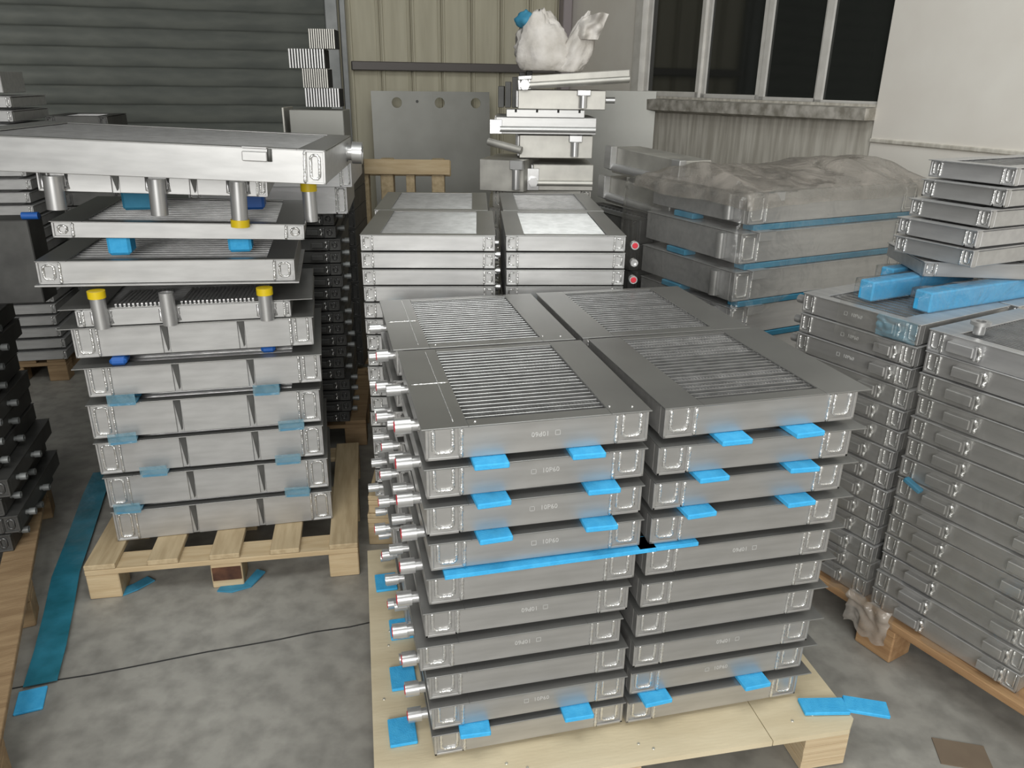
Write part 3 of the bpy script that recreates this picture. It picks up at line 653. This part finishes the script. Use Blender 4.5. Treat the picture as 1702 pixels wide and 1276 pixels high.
# pads in the left stack
lp = lambda x, y, z: Vector((x, y, z))
base = Vector((-1.34, 2.232, 0))
def lpad(u, z, label, sx=.075, sz=.012, sl=.04, v=-.03, m='blue', sy=.09):
    p = base+LU*u+LV*v; pad((p.x, p.y, z), LY+random.uniform(-.1, .1), sx, sy, sz, label, m=m, group='foam pads in the left stack', sleeve=sl)
for u, z, s_, g_ in ((.108, .634, 'left', 'highest'), (.545, .634, 'right', 'highest'), (.09, .5015, 'left', 'second'), (.612, .5015, 'right', 'second'), (.165, .376, 'left', 'third'), (.59, .376, 'right', 'third'), (.065, .248, 'left', 'lowest'), (.61, .248, 'right', 'lowest')):
    lpad(u, z, 'sleeved blue foam pad, %s one in the %s padded gap of the left stack' % (s_, g_), sz=.0105)
def cube(loc, sx, sy, sz, label, m='blue_dull', yaw=LY):
    b = MB(); b.box(-sx/2, sx/2, 0, sy, 0, sz, .008); tag(link('foam_block', b.mesh('foam_block', m), None, loc, (0, 0, yaw)), label, 'foam block', 'foam blocks in the left stack')
cube((-1.19, 2.30, 1.098), .065, .08, .062, 'tall blue foam cube on the left under the thin intercooler', 'blue')
cube((-.86, 2.40, 1.092), .07, .08, .055, 'blue foam cube in crumpled film on the right under the thin intercooler', 'blue')
cube((-1.17, 2.42, 1.215), .09, .09, .075, 'dull blue foam block under the unit with hanging pipes, left', 'blue_dull')
cube((-.85, 2.52, 1.205), .08, .09, .068, 'deep blue foam block under the unit with hanging pipes, right', 'blue_dark')
cube((-1.225, 2.24, .764), .05, .06, .024, 'small deep blue block on the fifth intercooler, left', 'blue_dark')
cube((-.80, 2.38, .764), .045, .06, .024, 'small deep blue block on the fifth intercooler, right', 'blue_dark')
# blue floor items by the left pallet
def strip3(pts, wd, th, name, label, m, cat):
    mb = MB(); vs = []; n = len(pts)
    for i, p in enumerate(pts):
        p = Vector(p); d = (Vector(pts[min(i+1, n-1)])-Vector(pts[max(i-1, 0)])); d.z = 0; d.normalize(); s_ = Vector((-d.y, d.x, 0))*wd/2
        for q in (p-s_, p+s_): vs += [q, q+Vector((0, 0, th))]
    fs = []
    for i in range(n-1):
        a = i*4; fs += [(a+1, a+3, a+7, a+5), (a, a+4, a+6, a+2), (a, a+1, a+5, a+4), (a+2, a+6, a+7, a+3)]
    fs += [(0, 2, 3, 1), (4*n-4, 4*n-3, 4*n-1, 4*n-2)]
    mb.add(vs, fs); return tag(link(name, mb.mesh(name, m)), label, cat)
strip3([(-1.315, 1.70, .008), (-1.365, 1.84, .012), (-1.44, 2.02, .008), (-1.515, 2.2, .014), (-1.60, 2.45, .008), (-1.70, 2.75, .012), (-1.76, 2.95, .008)], .085, .003, 'foam_sheet_strip', 'long teal blue foam film lying on the floor left of the pallet', 'blue_film', 'foam strip')
tag(link('foam_offcut', MB().box(-.035, .035, 0, .09, 0, .008, .002).mesh('foam_offcut', 'blue'), None, (-1.292, 1.60, 0), (0, 0, R(22))), 'bright blue foam piece at the near end of the floor film', 'foam offcut')
strip3([(-.975, 2.155, .0), (-.93, 2.15, .001), (-.885, 2.175, .001), (-.86, 2.24, .012)], .035, .005, 'foam_offcut', 'crumpled blue foam under the middle block of the light pallet', 'blue_dull', 'foam offcut')
strip3([(-1.29, 2.125, .0), (-1.255, 2.15, .004), (-1.225, 2.20, .002)], .04, .005, 'foam_offcut', 'small blue foam scrap beside the left block of the light pallet', 'blue_dull', 'foam offcut')

# ------------------------------------------------------------ dark stacks and pale stack at the left edge
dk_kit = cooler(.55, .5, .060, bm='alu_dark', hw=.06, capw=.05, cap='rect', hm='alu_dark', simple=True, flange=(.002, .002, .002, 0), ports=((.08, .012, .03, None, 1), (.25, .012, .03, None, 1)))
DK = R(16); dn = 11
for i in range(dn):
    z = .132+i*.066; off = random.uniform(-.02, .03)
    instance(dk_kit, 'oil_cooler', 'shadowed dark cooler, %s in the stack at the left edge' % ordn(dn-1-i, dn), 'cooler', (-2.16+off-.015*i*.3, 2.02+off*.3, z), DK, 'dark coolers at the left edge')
pk = MB()
tag(link('metal_plate', MB().box(0, .12, 0, .10, 0, .06, .003).mesh('metal_plate', 'alu_dark'), None, (-1.70, 2.13, .862), (0, R(0), R(14))), 'dark square metal block on top of the left-edge stack', 'metal block')
tag(link('metal_plate', MB().box(0, .20, 0, .12, 0, .09, .003).mesh('metal_plate', 'alu_dark'), None, (-1.93, 2.08, .862), (0, 0, R(20))), 'larger dark metal block at the picture edge on the dark stack', 'metal block')
tag(link('metal_tube', MB().cyl((0, 0, 0), (.05, .008, 0), .012, .012, 14).mesh('metal_tube', 'blue_dark'), None, (-1.62, 2.55, 1.171), (0, 0, 0)), 'short bright blue plug beside the thin intercooler', 'plug')
tag(link('metal_plate', MB().box(-.15, .06, 0, .12, 0, .28, .003).mesh('metal_plate', 'alu_dark'), None, (-1.66, 2.53, .878), (0, 0, R(10))), 'dark upright block behind the left stack carrying a blue plug', 'metal block')
pal_kit = cooler(.50, .5, .050, bm='alu_light', hw=.06, capw=.02, cap='u', hm='alu_mid', simple=True, flange=(.004, .006, .006, 0))
pn = 21
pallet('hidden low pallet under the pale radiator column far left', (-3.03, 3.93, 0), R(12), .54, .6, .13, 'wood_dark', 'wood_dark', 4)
for i in range(pn):
    x = -2.98+random.uniform(-.012, .012)
    instance(pal_kit, 'radiator', 'pale thin radiator, %s in the far left column by the shutter' % ordn(pn-1-i, pn), 'radiator', (x, 3.93, .132+i*.066), R(12)+random.uniform(-.02, .02), 'pale radiators far left')
tag(link('metal_plate', MB().box(-.25, .0, 0, .3, 0, .10, .003).mesh('metal_plate', 'alu_light'), None, (-2.52, 4.03, 1.519), (0, 0, R(12))), 'pale metal block on top of the far left column', 'metal block')
b = MB(); b.box(0, .22, 0, .3, 0, .02, .002); b.cyl((.06, .05, .02), (.05, .05, .14), .008, .008, 8)
# dark jumble beside the pale column
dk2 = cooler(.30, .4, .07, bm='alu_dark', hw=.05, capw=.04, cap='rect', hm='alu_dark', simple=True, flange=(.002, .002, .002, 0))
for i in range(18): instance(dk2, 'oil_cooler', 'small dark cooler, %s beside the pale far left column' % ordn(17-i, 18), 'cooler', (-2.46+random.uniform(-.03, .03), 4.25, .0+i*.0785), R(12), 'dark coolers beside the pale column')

# dark stack behind the tall left stack
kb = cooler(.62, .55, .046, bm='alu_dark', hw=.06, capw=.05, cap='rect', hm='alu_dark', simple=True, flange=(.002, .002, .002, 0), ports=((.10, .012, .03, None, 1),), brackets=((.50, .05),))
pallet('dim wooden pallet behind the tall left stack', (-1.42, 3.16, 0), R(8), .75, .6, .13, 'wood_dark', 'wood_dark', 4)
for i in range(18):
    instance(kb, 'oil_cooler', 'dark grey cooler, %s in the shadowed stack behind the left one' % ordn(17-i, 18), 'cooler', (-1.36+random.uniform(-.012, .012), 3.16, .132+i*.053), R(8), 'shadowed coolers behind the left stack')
kg = cooler(.62, .5, .11, bm='alu_mid', hw=.06, capw=.045, cap='rect', hm='alu_mid', simple=True, flange=(.002, .002, .002, 0))
instance(kg, 'intercooler', 'mid grey intercooler end showing behind the large top slab', 'intercooler', (-1.27, 3.10, 1.20), R(6), None)
instance(kg, 'intercooler', 'grey intercooler under the one behind the large top slab', 'intercooler', (-1.30, 3.12, 1.087), R(8), None)

# pale box and four fin blocks further back
px_ = pallet('hidden wooden pallet carrying the far plate box', (-1.3, 3.9, 0), R(3), .6, .5, .13, 'wood_dark', 'wood_dark', 4)
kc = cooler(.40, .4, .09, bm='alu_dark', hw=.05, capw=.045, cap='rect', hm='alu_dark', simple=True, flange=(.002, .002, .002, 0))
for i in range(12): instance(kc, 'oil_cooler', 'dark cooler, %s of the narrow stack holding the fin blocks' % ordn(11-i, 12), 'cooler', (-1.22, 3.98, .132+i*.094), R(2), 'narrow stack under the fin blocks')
bxo = empty('plate_box', 'pale grey sheet metal box below the striped fin blocks', 'box', (-1.115, 4.0, 1.262), (0, 0, R(2)))
link('panel', MB().box(0, .265, 0, .2, 0, .20, .003).mesh('panel', 'plate'), bxo); link('edge_strip', MB().box(-.035, -.025, 0, .2, 0, .21, .002).mesh('edge_strip', 'alu_dull'), bxo)
def fin_block(x, y, z, wd, n, label, m):
    r_ = empty('fin_block', label, 'fin block', (x, y, z), (0, 0, R(2)), 'striped fin blocks')
    link('core', MB().box(.002, wd-.002, .01, .12, .001, .084).mesh('core', 'black'), r_)
    f_ = MB()
    for q in range(n): xx = wd*(q+.15)/n; f_.box(xx, xx+wd/n*.5, 0, .12, 0, .086, 0)
    fo = link('fins', f_.mesh('fins', m), r_)
zz = 1.476
for x, wd, n, lab, m in ((-1.035, .17, 13, 'lowest of the four striped fin blocks before the shutter', 'alu_mid'), (-1.04, .125, 12, 'third down of the striped fin blocks, narrow and dim', 'alu_dull'), (-1.10, .175, 13, 'brightest striped fin block, second from the top', 'alu_light'), (-.995, .125, 12, 'topmost striped fin block, dark against the shutter', 'alu_dull')):
    fin_block(x, 4.02, zz, wd, n, lab, m); zz += .088

# ------------------------------------------------------------ jumbled centre pile
pallet('hidden wooden pallet under the jumbled centre pile', (-.22, 3.98, 0), R(0), .8, .7, .13, 'wood_dark', 'wood_dark', 4)
kj = cooler(.50, .5, .095, bm='alu_dull', hw=.06, capw=.05, cap='rect', hm='alu_dull', simple=True, flange=(.002, .002, .002, 0))
for i in range(10): instance(kj, 'oil_cooler', 'dull grey cooler, %s of those hidden low in the centre pile' % ordn(9-i, 10), 'cooler', (-.12+random.uniform(-.02, .02), 4.02, .132+i*.0965), R(random.uniform(-4, 4)), 'lower coolers of the centre pile')
def jumble(label, loc, yaw, w_, h, tubes, fit, slots=0, tilt=(0, 0), m='alu_dull', d=.42, stub=None, tag_blk=None):
    r_ = empty('heat_exchanger', label, 'heat exchanger', loc, (tilt[0], tilt[1], yaw), 'heat exchangers in the centre pile')
    b = MB(); b.box(0, w_, 0, d, 0, h, .003); body = link('body', b.mesh('body', m), r_)
    for y0 in (.03,):
        f_ = MB()
        for q in range(12): f_.box(-.006, 0, .04+q*.03, .052+q*.03, .008, h-.008)
        link('side_rib', f_.mesh('side_rib', 'alu_mid'), body)['kind'] = 'stuff'
    if tubes:
        tt = MB(); tt.cyl((0.02, -.012, h*.30), (w_-.005, -.012, h*.30), .014, .014, 14); link('header_tube', tt.mesh('header_tube', m), r_)
        nn = MB(); nn.cyl((.0, -.036, h*.34), (.0, -.004, h*.34), .024, .024, 6, True, .013); nn.box(-.03, .03, -.004, .02, h*.0, h*.85, .002); link('fitting', nn.mesh('fitting', 'pipe'), r_)
    if slots:
        s_ = MB(); s_.box(.05, w_-.06, -.004, .1, h, h+.035, .002); fl_ = link('slotted_flange', s_.mesh('slotted_flange', m), r_)
        for q in range(slots): link('slot', MB().box(.09+q*(w_-.18)/(slots-1), .10+q*(w_-.18)/(slots-1), -.006, .0, h+.022, h+.036).mesh('slot', 'black'), fl_)
    if fit is not None:
        f_ = MB(); f_.box(fit-.03, fit+.035, -.03, .02, h*.72, h*1.02, .003); f_.cyl((fit, -.016, h*.1), (fit, -.016, h*.72), .020, .020, 14); link('elbow_fitting', f_.mesh('elbow_fitting', 'pipe'), r_)
    if stub:
        s_ = MB(); s_.cyl((w_, .05, h*.5), (w_+stub, .05, h*.5), .014, .014, 12); link('side_stub', s_.mesh('side_stub', 'pipe'), r_)
    return r_
jumble('dull exchanger at the bottom of the pile with two round fittings', (.09, 3.93, 1.10), R(2), .30, .125, True, None, m='alu_dull')
jumble('small exchanger block with vertical fitting at the lower left of the pile', (-.175, 3.90, 1.10), R(-14), .225, .15, False, .19, m='alu_dull', d=.35)
jumble('grey exchanger with vertical elbow in the middle of the centre pile', (.02, 3.93, 1.255), R(2), .36, .108, False, .27, stub=.0, m='alu_dull')
lt = MB(); lt.cyl((-.13, 3.86, 1.335), (.03, 3.80, 1.30), .018, .018, 12); tag(link('pipe_section', lt.mesh('pipe_section', 'alu_dull')), 'loose dull pipe poking left from the middle of the pile', 'pipe')
jumble('pale exchanger with full-width tube and slotted top flange', (-.095, 3.90, 1.368), R(1), .485, .078, True, None, slots=4, m='alu_light')
jumble('grey exchanger with vertical elbow and right-hand stub, second from top', (.01, 3.92, 1.482), R(1), .42, .088, False, .31, stub=.05, m='alu_dull')
jumble('tilted top exchanger with tube, carrying the off-white sack', (.04, 3.88, 1.570), R(3), .50, .060, True, .0, tilt=(0, R(-4)), m='alu_dull', d=.35)
ld = MB(); 
for q in range(5): ld.box(-.13+q*.035, -.10+q*.035, 0, .3, 0, .10+q*.022, .002)
tag(link('fin_pack', ld.mesh('fin_pack', 'alu_dark'), None, (.04, 4.12, 1.482)), 'dark finned block left behind the sack', 'fin block')
# two long exchangers running towards the wrapped pallet
for i, (z0, lab) in enumerate(((1.06, 'lower long dull exchanger right of the twin stack'), (1.20, 'upper long dull exchanger right of the centre pile'))):
    r_ = empty('heat_exchanger', lab, 'heat exchanger', (.43+.02*i, 3.88-.03*i, z0), (0, R(2), R(-64)), 'long exchangers right of the pile')
    link('body', MB().box(0, .55, .02, .17, 0, .12, .004).mesh('body', 'alu_dull'), r_)
    link('header_tube', MB().cyl((.0, .01, .03), (.53, .01, .03), .018, .018, 14).mesh('header_tube', 'alu_mid'), r_)
    link('end_flange', MB().box(.51, .57, -.015, .02, .02, .125, .003).mesh('end_flange', 'alu_light'), r_)
    link('end_flange', MB().box(-.02, .04, -.015, .02, .02, .125, .003).mesh('end_flange', 'alu_light'), r_)
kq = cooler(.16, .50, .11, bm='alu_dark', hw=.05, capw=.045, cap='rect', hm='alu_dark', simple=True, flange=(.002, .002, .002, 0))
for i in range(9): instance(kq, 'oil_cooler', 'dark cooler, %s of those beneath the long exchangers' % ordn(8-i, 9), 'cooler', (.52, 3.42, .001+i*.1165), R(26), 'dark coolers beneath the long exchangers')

# sack
def sack():
    r_ = empty('woven_sack', 'crumpled off-white woven sack on top of the centre pile', 'sack', (.19, 4.02, 1.65)); r_.scale = (.96, .82, .84)
    def blob(cx, cz, rx, ry, rz, seed, squash, lean=0, top_open=False, nu=40, nv=26):
        vs = []; 
        for i in range(nv+1):
            ph = PI*i/nv
            for j in range(nu):
                th = 2*PI*j/nu; d = Vector((math.sin(ph)*math.cos(th), math.sin(ph)*math.sin(th), -math.cos(ph)))
                rr = 1+.22*(noise.noise(d*1.7+Vector((seed, 0, 0))))+.16*(1-abs(noise.noise(d*3.1+Vector((0, seed, 0))))*3)*.5-.08+.06*noise.noise(d*8+Vector((seed, seed, 0)))
                f_ = abs(math.sin(th*4+seed+d.z*2)); rr *= 1-.10*f_*(.5+.5*d.z)
                x, y, z_ = d.x*rx*rr, d.y*ry*rr, d.z*rz*rr
                if z_ < -rz*squash: z_ = -rz*squash
                tap = 1-.35*max(0, d.z); vs.append((cx+x*tap+lean*z_, y*tap, cz+z_))
        fs = [(i*nu+j, i*nu+(j+1) % nu, (i+1)*nu+(j+1) % nu, (i+1)*nu+j) for i in range(nv) for j in range(nu)]
        return vs, fs
    b = MB(); vs, fs = blob(-.07, .13, .17, .13, .20, 3.1, .62, -.10); b.add(vs, fs, True); link('sack_body', b.mesh('sack_body', 'sack'), r_)
    b = MB(); vs, fs = blob(.10, .12, .085, .10, .20, 8.4, .60, .28); b.add(vs, fs, True); link('sack_side', b.mesh('sack_side', 'sack'), r_)
    # open mouth: a crumpled flap standing up on the right
    b = MB(); n = 18; vs = []
    for i in range(n+1):
        for j in range(n+1):
            u, v = i/n, j/n; x = .07+.13*u+.05*v; z_ = .17+.14*v*(1-.25*abs(u-.8)); y = -.05-.05*math.sin(u*PI)+.045*noise.noise(Vector((u*3, v*3, 5)))+.02*math.sin(u*11+v*4)
            vs.append((x, y, z_))
    vs += [(x, y+.006, z_) for x, y, z_ in vs]; m_ = (n+1)**2
    fs = [(i*(n+1)+j, (i+1)*(n+1)+j, (i+1)*(n+1)+j+1, i*(n+1)+j+1) for i in range(n) for j in range(n)]
    b.add(vs, fs+[tuple(q+m_ for q in f)[::-1] for f in fs], True); link('open_mouth', b.mesh('open_mouth', 'sack'), r_)
    bb = MB(); vs, fs = blob(-.165, .335, .055, .05, .042, 5.5, .9, 0, nu=20, nv=14); bb.add(vs, fs, True); 
    tag(link('blue_plastic_bundle', bb.mesh('blue_plastic_bundle', 'blue_dull'), None, (.205, 4.02, 1.545)), 'dusty blue plastic bundle perched on the left of the sack', 'plastic bundle')
sack()

# ------------------------------------------------------------ wrapped pallet of large coolers
WY = R(27); WU = Vector((math.cos(WY), math.sin(WY), 0)); WV = Vector((-WU.y, WU.x, 0)); WO = Vector((.86, 2.86, 0))
pallet('hidden wooden pallet under the film-covered large coolers', (WO.x, WO.y, 0), WY, .95, .62, .13, 'wood_dark', 'wood_dark', 5)
kwp = cooler(.92, .58, .112, bm='alu_mid', hw=.09, capw=.085, cap='rect', hm='alu_mid', simple=True, flange=(.004, .004, .008, 0))
wofs = [(0, 0), (-.035, -.015), (-.05, -.02), (-.04, -.01), (-.04, 0), (-.04, 0), (-.04, 0), (-.04, 0)]
for i in range(8):
    p = WO+WU*wofs[i][0]+WV*wofs[i][1]; z = 1.122-i*.1412
    if z < .12: break
    ob = instance(kwp, 'intercooler', 'large grey cooler, %s under the dusty film by the wall' % ordn(i, 8), 'intercooler', (p.x, p.y, z), WY, 'large coolers under film by the wall')
    b = MB(); b.cyl((-.014, .09, .01), (-.014, .09, .105), .020, .020, 14); link('side_pipe', b.mesh('side_pipe', 'pipe'), ob)
    b = MB(); b.box(.055, .135, -.012, -.0085, .085, .135, .001) if False else b.box(.06, .14, -.03, .02, .1155, .119, .001).box(.06, .14, -.03, -.026, .085, .119, .001); link('mounting_tab', b.mesh('mounting_tab', 'alu_mid'), ob)
    if i < 7:
        b = MB(); b.box(0, .88, 0, .06, 0, .0226, .003)
        q = p+WU*.03+WV*-.004
        tag(link('foam_strip', b.mesh('foam_strip', 'blue_dull'), None, (q.x, q.y, z-.0252), (0, 0, WY)), 'long blue foam strip under the large cooler, %s in the film-covered pile' % ordn(i, 7).replace('unit', 'one'), 'foam strip', 'foam strips in the film-covered pile')
        b = MB(); b.box(0, .06, .30, .42, 0, .0226, .003); q = p+WU*-.01
        tag(link('foam_block', b.mesh('foam_block', 'blue_dull'), None, (q.x, q.y, z-.0252), (0, 0, WY)), 'blue foam block on the left side, %s in the film-covered pile' % ordn(i, 7).replace('unit', 'one'), 'foam block', 'side foam blocks of the film-covered pile')
def wrap(name, label, org, yaw, W, D, ztop, skirt, m, seed, amp=.03, hump=0, out=.015, n=46, margin=.02):
    """a film draped over a W x D box top with skirts hanging down"""
    mb = MB(); ext = skirt; S = []
    N = n; vs = []
    for i in range(N+1):
        for j in range(N+1):
            a = -ext-out+(W+2*ext+2*out)*i/N; b_ = -ext-out+(D+2*ext+2*out)*j/N
            ox = max(0, -a-out, a-W-out); oy = max(0, -b_-out, b_-D-out)
            drop = max(ox, oy); x = min(max(a, -out), W+out); y = min(max(b_, -out), D+out)
            nz = noise.noise(Vector((a*3.1, b_*3.1, seed))); nn = noise.noise(Vector((a*9, b_*9, seed+4)))
            h_ = hump*max(0, math.sin(PI*min(max(y/D, 0), 1)))*(.6+.8*noise.noise(Vector((x*2.2, y*2.2, seed+9)))+.3) if drop == 0 else 0
            o2 = .012+.03*min(1, drop*5)*(.5+nz)+amp*.5*nn*(drop > 0)
            nx = -1 if a < -out else (1 if a > W+out else 0); ny = -1 if b_ < -out else (1 if b_ > D+out else 0)
            x += nx*max(.004, o2); y += ny*max(.004, o2)
            zz_ = ztop+.004+abs(amp*.5*nz+amp*.35*nn)*(drop == 0)+h_-drop*(1+.25*nz)
            vs.append((x, y, max(zz_, .02)))
    fs = [(i*(N+1)+j, (i+1)*(N+1)+j, (i+1)*(N+1)+j+1, i*(N+1)+j+1) for i in range(N) for j in range(N)]
    mb.add(vs, fs, True); return tag(link(name, mb.mesh(name, m), None, (org.x, org.y, 0), (0, 0, yaw)), label, 'plastic film')
wrap('plastic_film', 'dusty clear film draped over the large coolers by the wall', WO+WU*-.01, WY, .95, .62, 1.242, .06, 'film_dust', 2.2, .04, .06)
wrap('plastic_film', 'clear shiny film around the sides of the large coolers by the wall', WO+WU*-.06-WV*.03, WY, 1.02, .66, 1.236, .42, 'film', 5.2, .02, .0, n=60)

# ------------------------------------------------------------ right film-wrapped stack
RH, RP = .057, .0628
kra = cooler(.385, .42, RH, bm='alu', hw=.06, capw=.04, cap='u', hm='alu_mid', simple=True, flange=(.002, .004, .004, 0), brackets=((.235, .055),))
kra_p = cooler(.385, .42, RH, bm='alu', hw=.06, capw=.04, cap='u', hm='alu_mid', simple=True, flange=(.002, .004, .004, 0), brackets=((.27, .05),), ports=((.025, .013, .035, 'red', -1),), mark=(.19, False))
krb = cooler(.43, .42, RH, bm='alu', hw=.06, capw=.04, cap='u', hm='alu_mid', simple=True, flange=(.002, .004, .004, 0), brackets=((.085, .07), (.33, .05)))
krt = cooler(.43, .42, RH, bm='alu_mid', hw=.06, capw=.04, cap='u', hm='alu_mid', fine=False, pitch=.012, flange=(.002, .004, .004, 0), brackets=((.06, .07),))
for i in range(14):
    z = .138+(13-i)*RP; j = random.uniform(-.004, .004)
    pA = RO+ru*(.0+j)+rv*random.uniform(-.004, .004)
    instance(kra_p if i < 3 else kra, 'oil_cooler', 'film-wrapped cooler, %s in the far column of the right stack' % ordn(i, 14), 'cooler', (pA.x, pA.y, z), RY, 'coolers in the right wrapped stack')
    pB = RO+ru*(.412+j)+rv*random.uniform(-.004, .004)
    instance(krt if i == 0 else krb, 'oil_cooler', 'film-wrapped cooler, %s in the near column of the right stack' % ordn(i, 14), 'cooler', (pB.x, pB.y, z-.003*(i == 0)), RY, 'coolers in the right wrapped stack')
ztop = .138+13*RP+RH
pB = RO+ru*.50+rv*.06
sp = empty('spool_fitting', 'shiny flanged round fitting standing on the near right column', 'fitting', (pB.x, pB.y, ztop+.001))
b = MB(); b.cyl((0, 0, 0), (0, 0, .025), .014, .014, 18); link('neck', b.mesh('neck', 'pipe'), sp)
b = MB(); b.cyl((0, 0, .025), (0, 0, .034), .024, .024, 20, True, .012); link('flange', b.mesh('flange', 'pipe'), sp)
# foam bars
def bar(p0, p1, wd, ht, z, name, label):
    p0 = Vector((*p0, 0)); p1 = Vector((*p1, 0)); L_ = (p1-p0).length; yw = math.atan2((p1-p0).y, (p1-p0).x)
    mb = MB(); mb.box(0, L_, -wd/2, wd/2, 0, ht, .004); r_ = empty(name, label, 'foam bar', (p0.x, p0.y, z), (0, 0, yw), 'foam bars on the right stack')
    link('foam', mb.mesh('foam', 'blue'), r_)
    s_ = MB(); n = 24; vs = []; q = 16
    for i in range(n+1):
        for j in range(q):
            th = 2*PI*j/q; xx = -.035+(L_+.05)*i/n; k_ = 1.12+.1*noise.noise(Vector((xx*14, j*.7, wd)))
            c_, s2 = math.cos(th), math.sin(th); f_ = k_/max(abs(c_), abs(s2)); f_ *= (.45 if i == 0 else 1)
            vs.append((xx, c_*f_*wd/2, max(ht/2+s2*f_*ht/2, .001)))
    s_.add(vs, [(i*q+j, i*q+(j+1) % q, (i+1)*q+(j+1) % q, (i+1)*q+j) for i in range(n) for j in range(q)], True)
    link('film_sleeve', s_.mesh('film_sleeve', 'film'), r_)
bar((1.04, 2.22), (1.46, 2.44), .05, .058, ztop+.002, 'foam_bar', 'blue foam bar in clear film, left one under the small stack')
bar((1.15, 2.105), (1.67, 2.36), .055, .058, ztop+.002, 'foam_bar', 'nearest blue foam bar in clear film on the right stack')
bar((1.18, 2.40), (1.45, 2.54), .045, .058, ztop+.002, 'foam_bar', 'short blue foam bar at the back under the small stack')
# extra column behind to carry the bars and the small stack
kx = cooler(.40, .42, RH, bm='alu', hw=.06, capw=.04, cap='u', hm='alu_mid', simple=True, flange=(.002, .004, .004, 0))
for i in range(14):
    pA = RO+ru*.0+rv*.435; instance(kx, 'oil_cooler', 'grey cooler, %s in the hidden back column of the right stack' % ordn(i, 14), 'cooler', (pA.x, pA.y, .138+(13-i)*RP), RY, 'coolers in the right wrapped stack')
# small stack of six
zb_ = ztop+.064; ks = dict(hw=.04, capw=.035, cap='u', simple=True)
ym = R(-63); SP = [(.0, .0, 'alu_mid'), (-.016, -.02, 'alu_light'), (-.045, -.03, 'alu_light'), (-.07, -.03, 'alu_mid'), (-.07, -.03, 'alu_light')]
names = ['topmost', 'second', 'third', 'fourth', 'fifth']
skit = {m: cooler(.255, .46, .048, bm=m, hm='alu_mid', flange=(.004, .004, .010, 0), **ks) for m in ('alu_mid', 'alu_light')}
k6 = cooler(.34, .30, .043, bm='alu_light', hm='alu_mid', flange=(.004, .004, .004, 0), **ks)
o6 = instance(k6, 'small_radiator', 'whitest small radiator, lowest of six, lying on the foam bars', 'radiator', (1.225, 2.27, zb_), R(-5), 'small radiators on the right stack')
for i, (dx, dy, m) in enumerate(SP):
    z = zb_+.052+(4-i)*.056+.001
    widths = [0, 0, .0, 0, 0]
    instance(skit[m], 'small_radiator', 'small radiator, %s of the six stacked on the foam bars' % names[i], 'radiator', (1.25+dx, 2.40+dy*.6, z), ym+random.uniform(-.03, .03), 'small radiators on the right stack')
    if i < 4:
        pass

# crumpled film on the right stack
def crumple(name, label, org, yaw, W, Hh, m, seed, amp=.03, sag=0, n=22):
    mb = MB(); vs = []
    for i in range(n+1):
        for j in range(n+1):
            u, v = i/n, j/n; e = .12*noise.noise(Vector((u*4, v*4, seed+3)))
            x = W*(u+.5*e*(1 if v < .5 else .5)); z_ = -Hh*v*(1+.25*noise.noise(Vector((u*3, seed, 1))))
            y = -amp*(.4+abs(noise.noise(Vector((u*3, v*3, seed))))*.9+.12*noise.noise(Vector((u*9, v*9, seed))))
            vs.append((x, y, z_))
    fs = [(i*(n+1)+j, (i+1)*(n+1)+j, (i+1)*(n+1)+j+1, i*(n+1)+j+1) for i in range(n) for j in range(n)]
    mb.add(vs, fs, True); return tag(link(name, mb.mesh(name, m), None, org, (0, 0, yaw)), label, 'plastic film')
def rpos(u, v, z): p = RO+ru*u+rv*v; return (p.x, p.y, z)
crumple('plastic_film', 'film hanging in a point below the left foam bar', rpos(.14, -.018, ztop+.03), RY, .15, .12, 'film', 1.0, .012)
crumple('plastic_film', 'bluish film spilling from the nearest foam bar over the far column', rpos(.27, -.02, ztop+.01), RY, .12, .06, 'film_blue', 2.0, .012)
crumple('plastic_film', 'large clear film sheet clinging to the near right column', rpos(.42, -.034, .90), RY, .45, .55, 'film', 3.3, .008, n=34)
crumple('plastic_film', 'crumpled film bunch at the bottom of the column seam', rpos(.30, -.04, .33), RY, .22, .19, 'film', 4.1, .03)
crumple('plastic_film', 'loose film over the corner block of the right pallet', rpos(.38, -.06, .20), RY, .14, .12, 'film_dust', 5.9, .03)
crumple('plastic_film', 'film over the lower near end of the right stack', rpos(.60, -.036, .40), RY, .26, .22, 'film', 6.6, .012)
crumple('plastic_film', 'clear film clinging to the far right column', rpos(.02, -.034, .86), RY, .36, .5, 'film', 7.7, .007, n=30)
tag(link('foam_offcut', MB().box(0, .055, 0, .02, 0, .014, .003).mesh('foam_offcut', 'blue_dull'), None, rpos(.435, -.022, .575), (0, R(20), RY)), 'small blue foam scrap caught in the seam of the right stack', 'foam offcut')

for o in bpy.data.objects:
    if o.name.split('.')[0] in ('tube_row', 'fins', 'fin_core', 'screw_head') : o['kind'] = 'stuff'
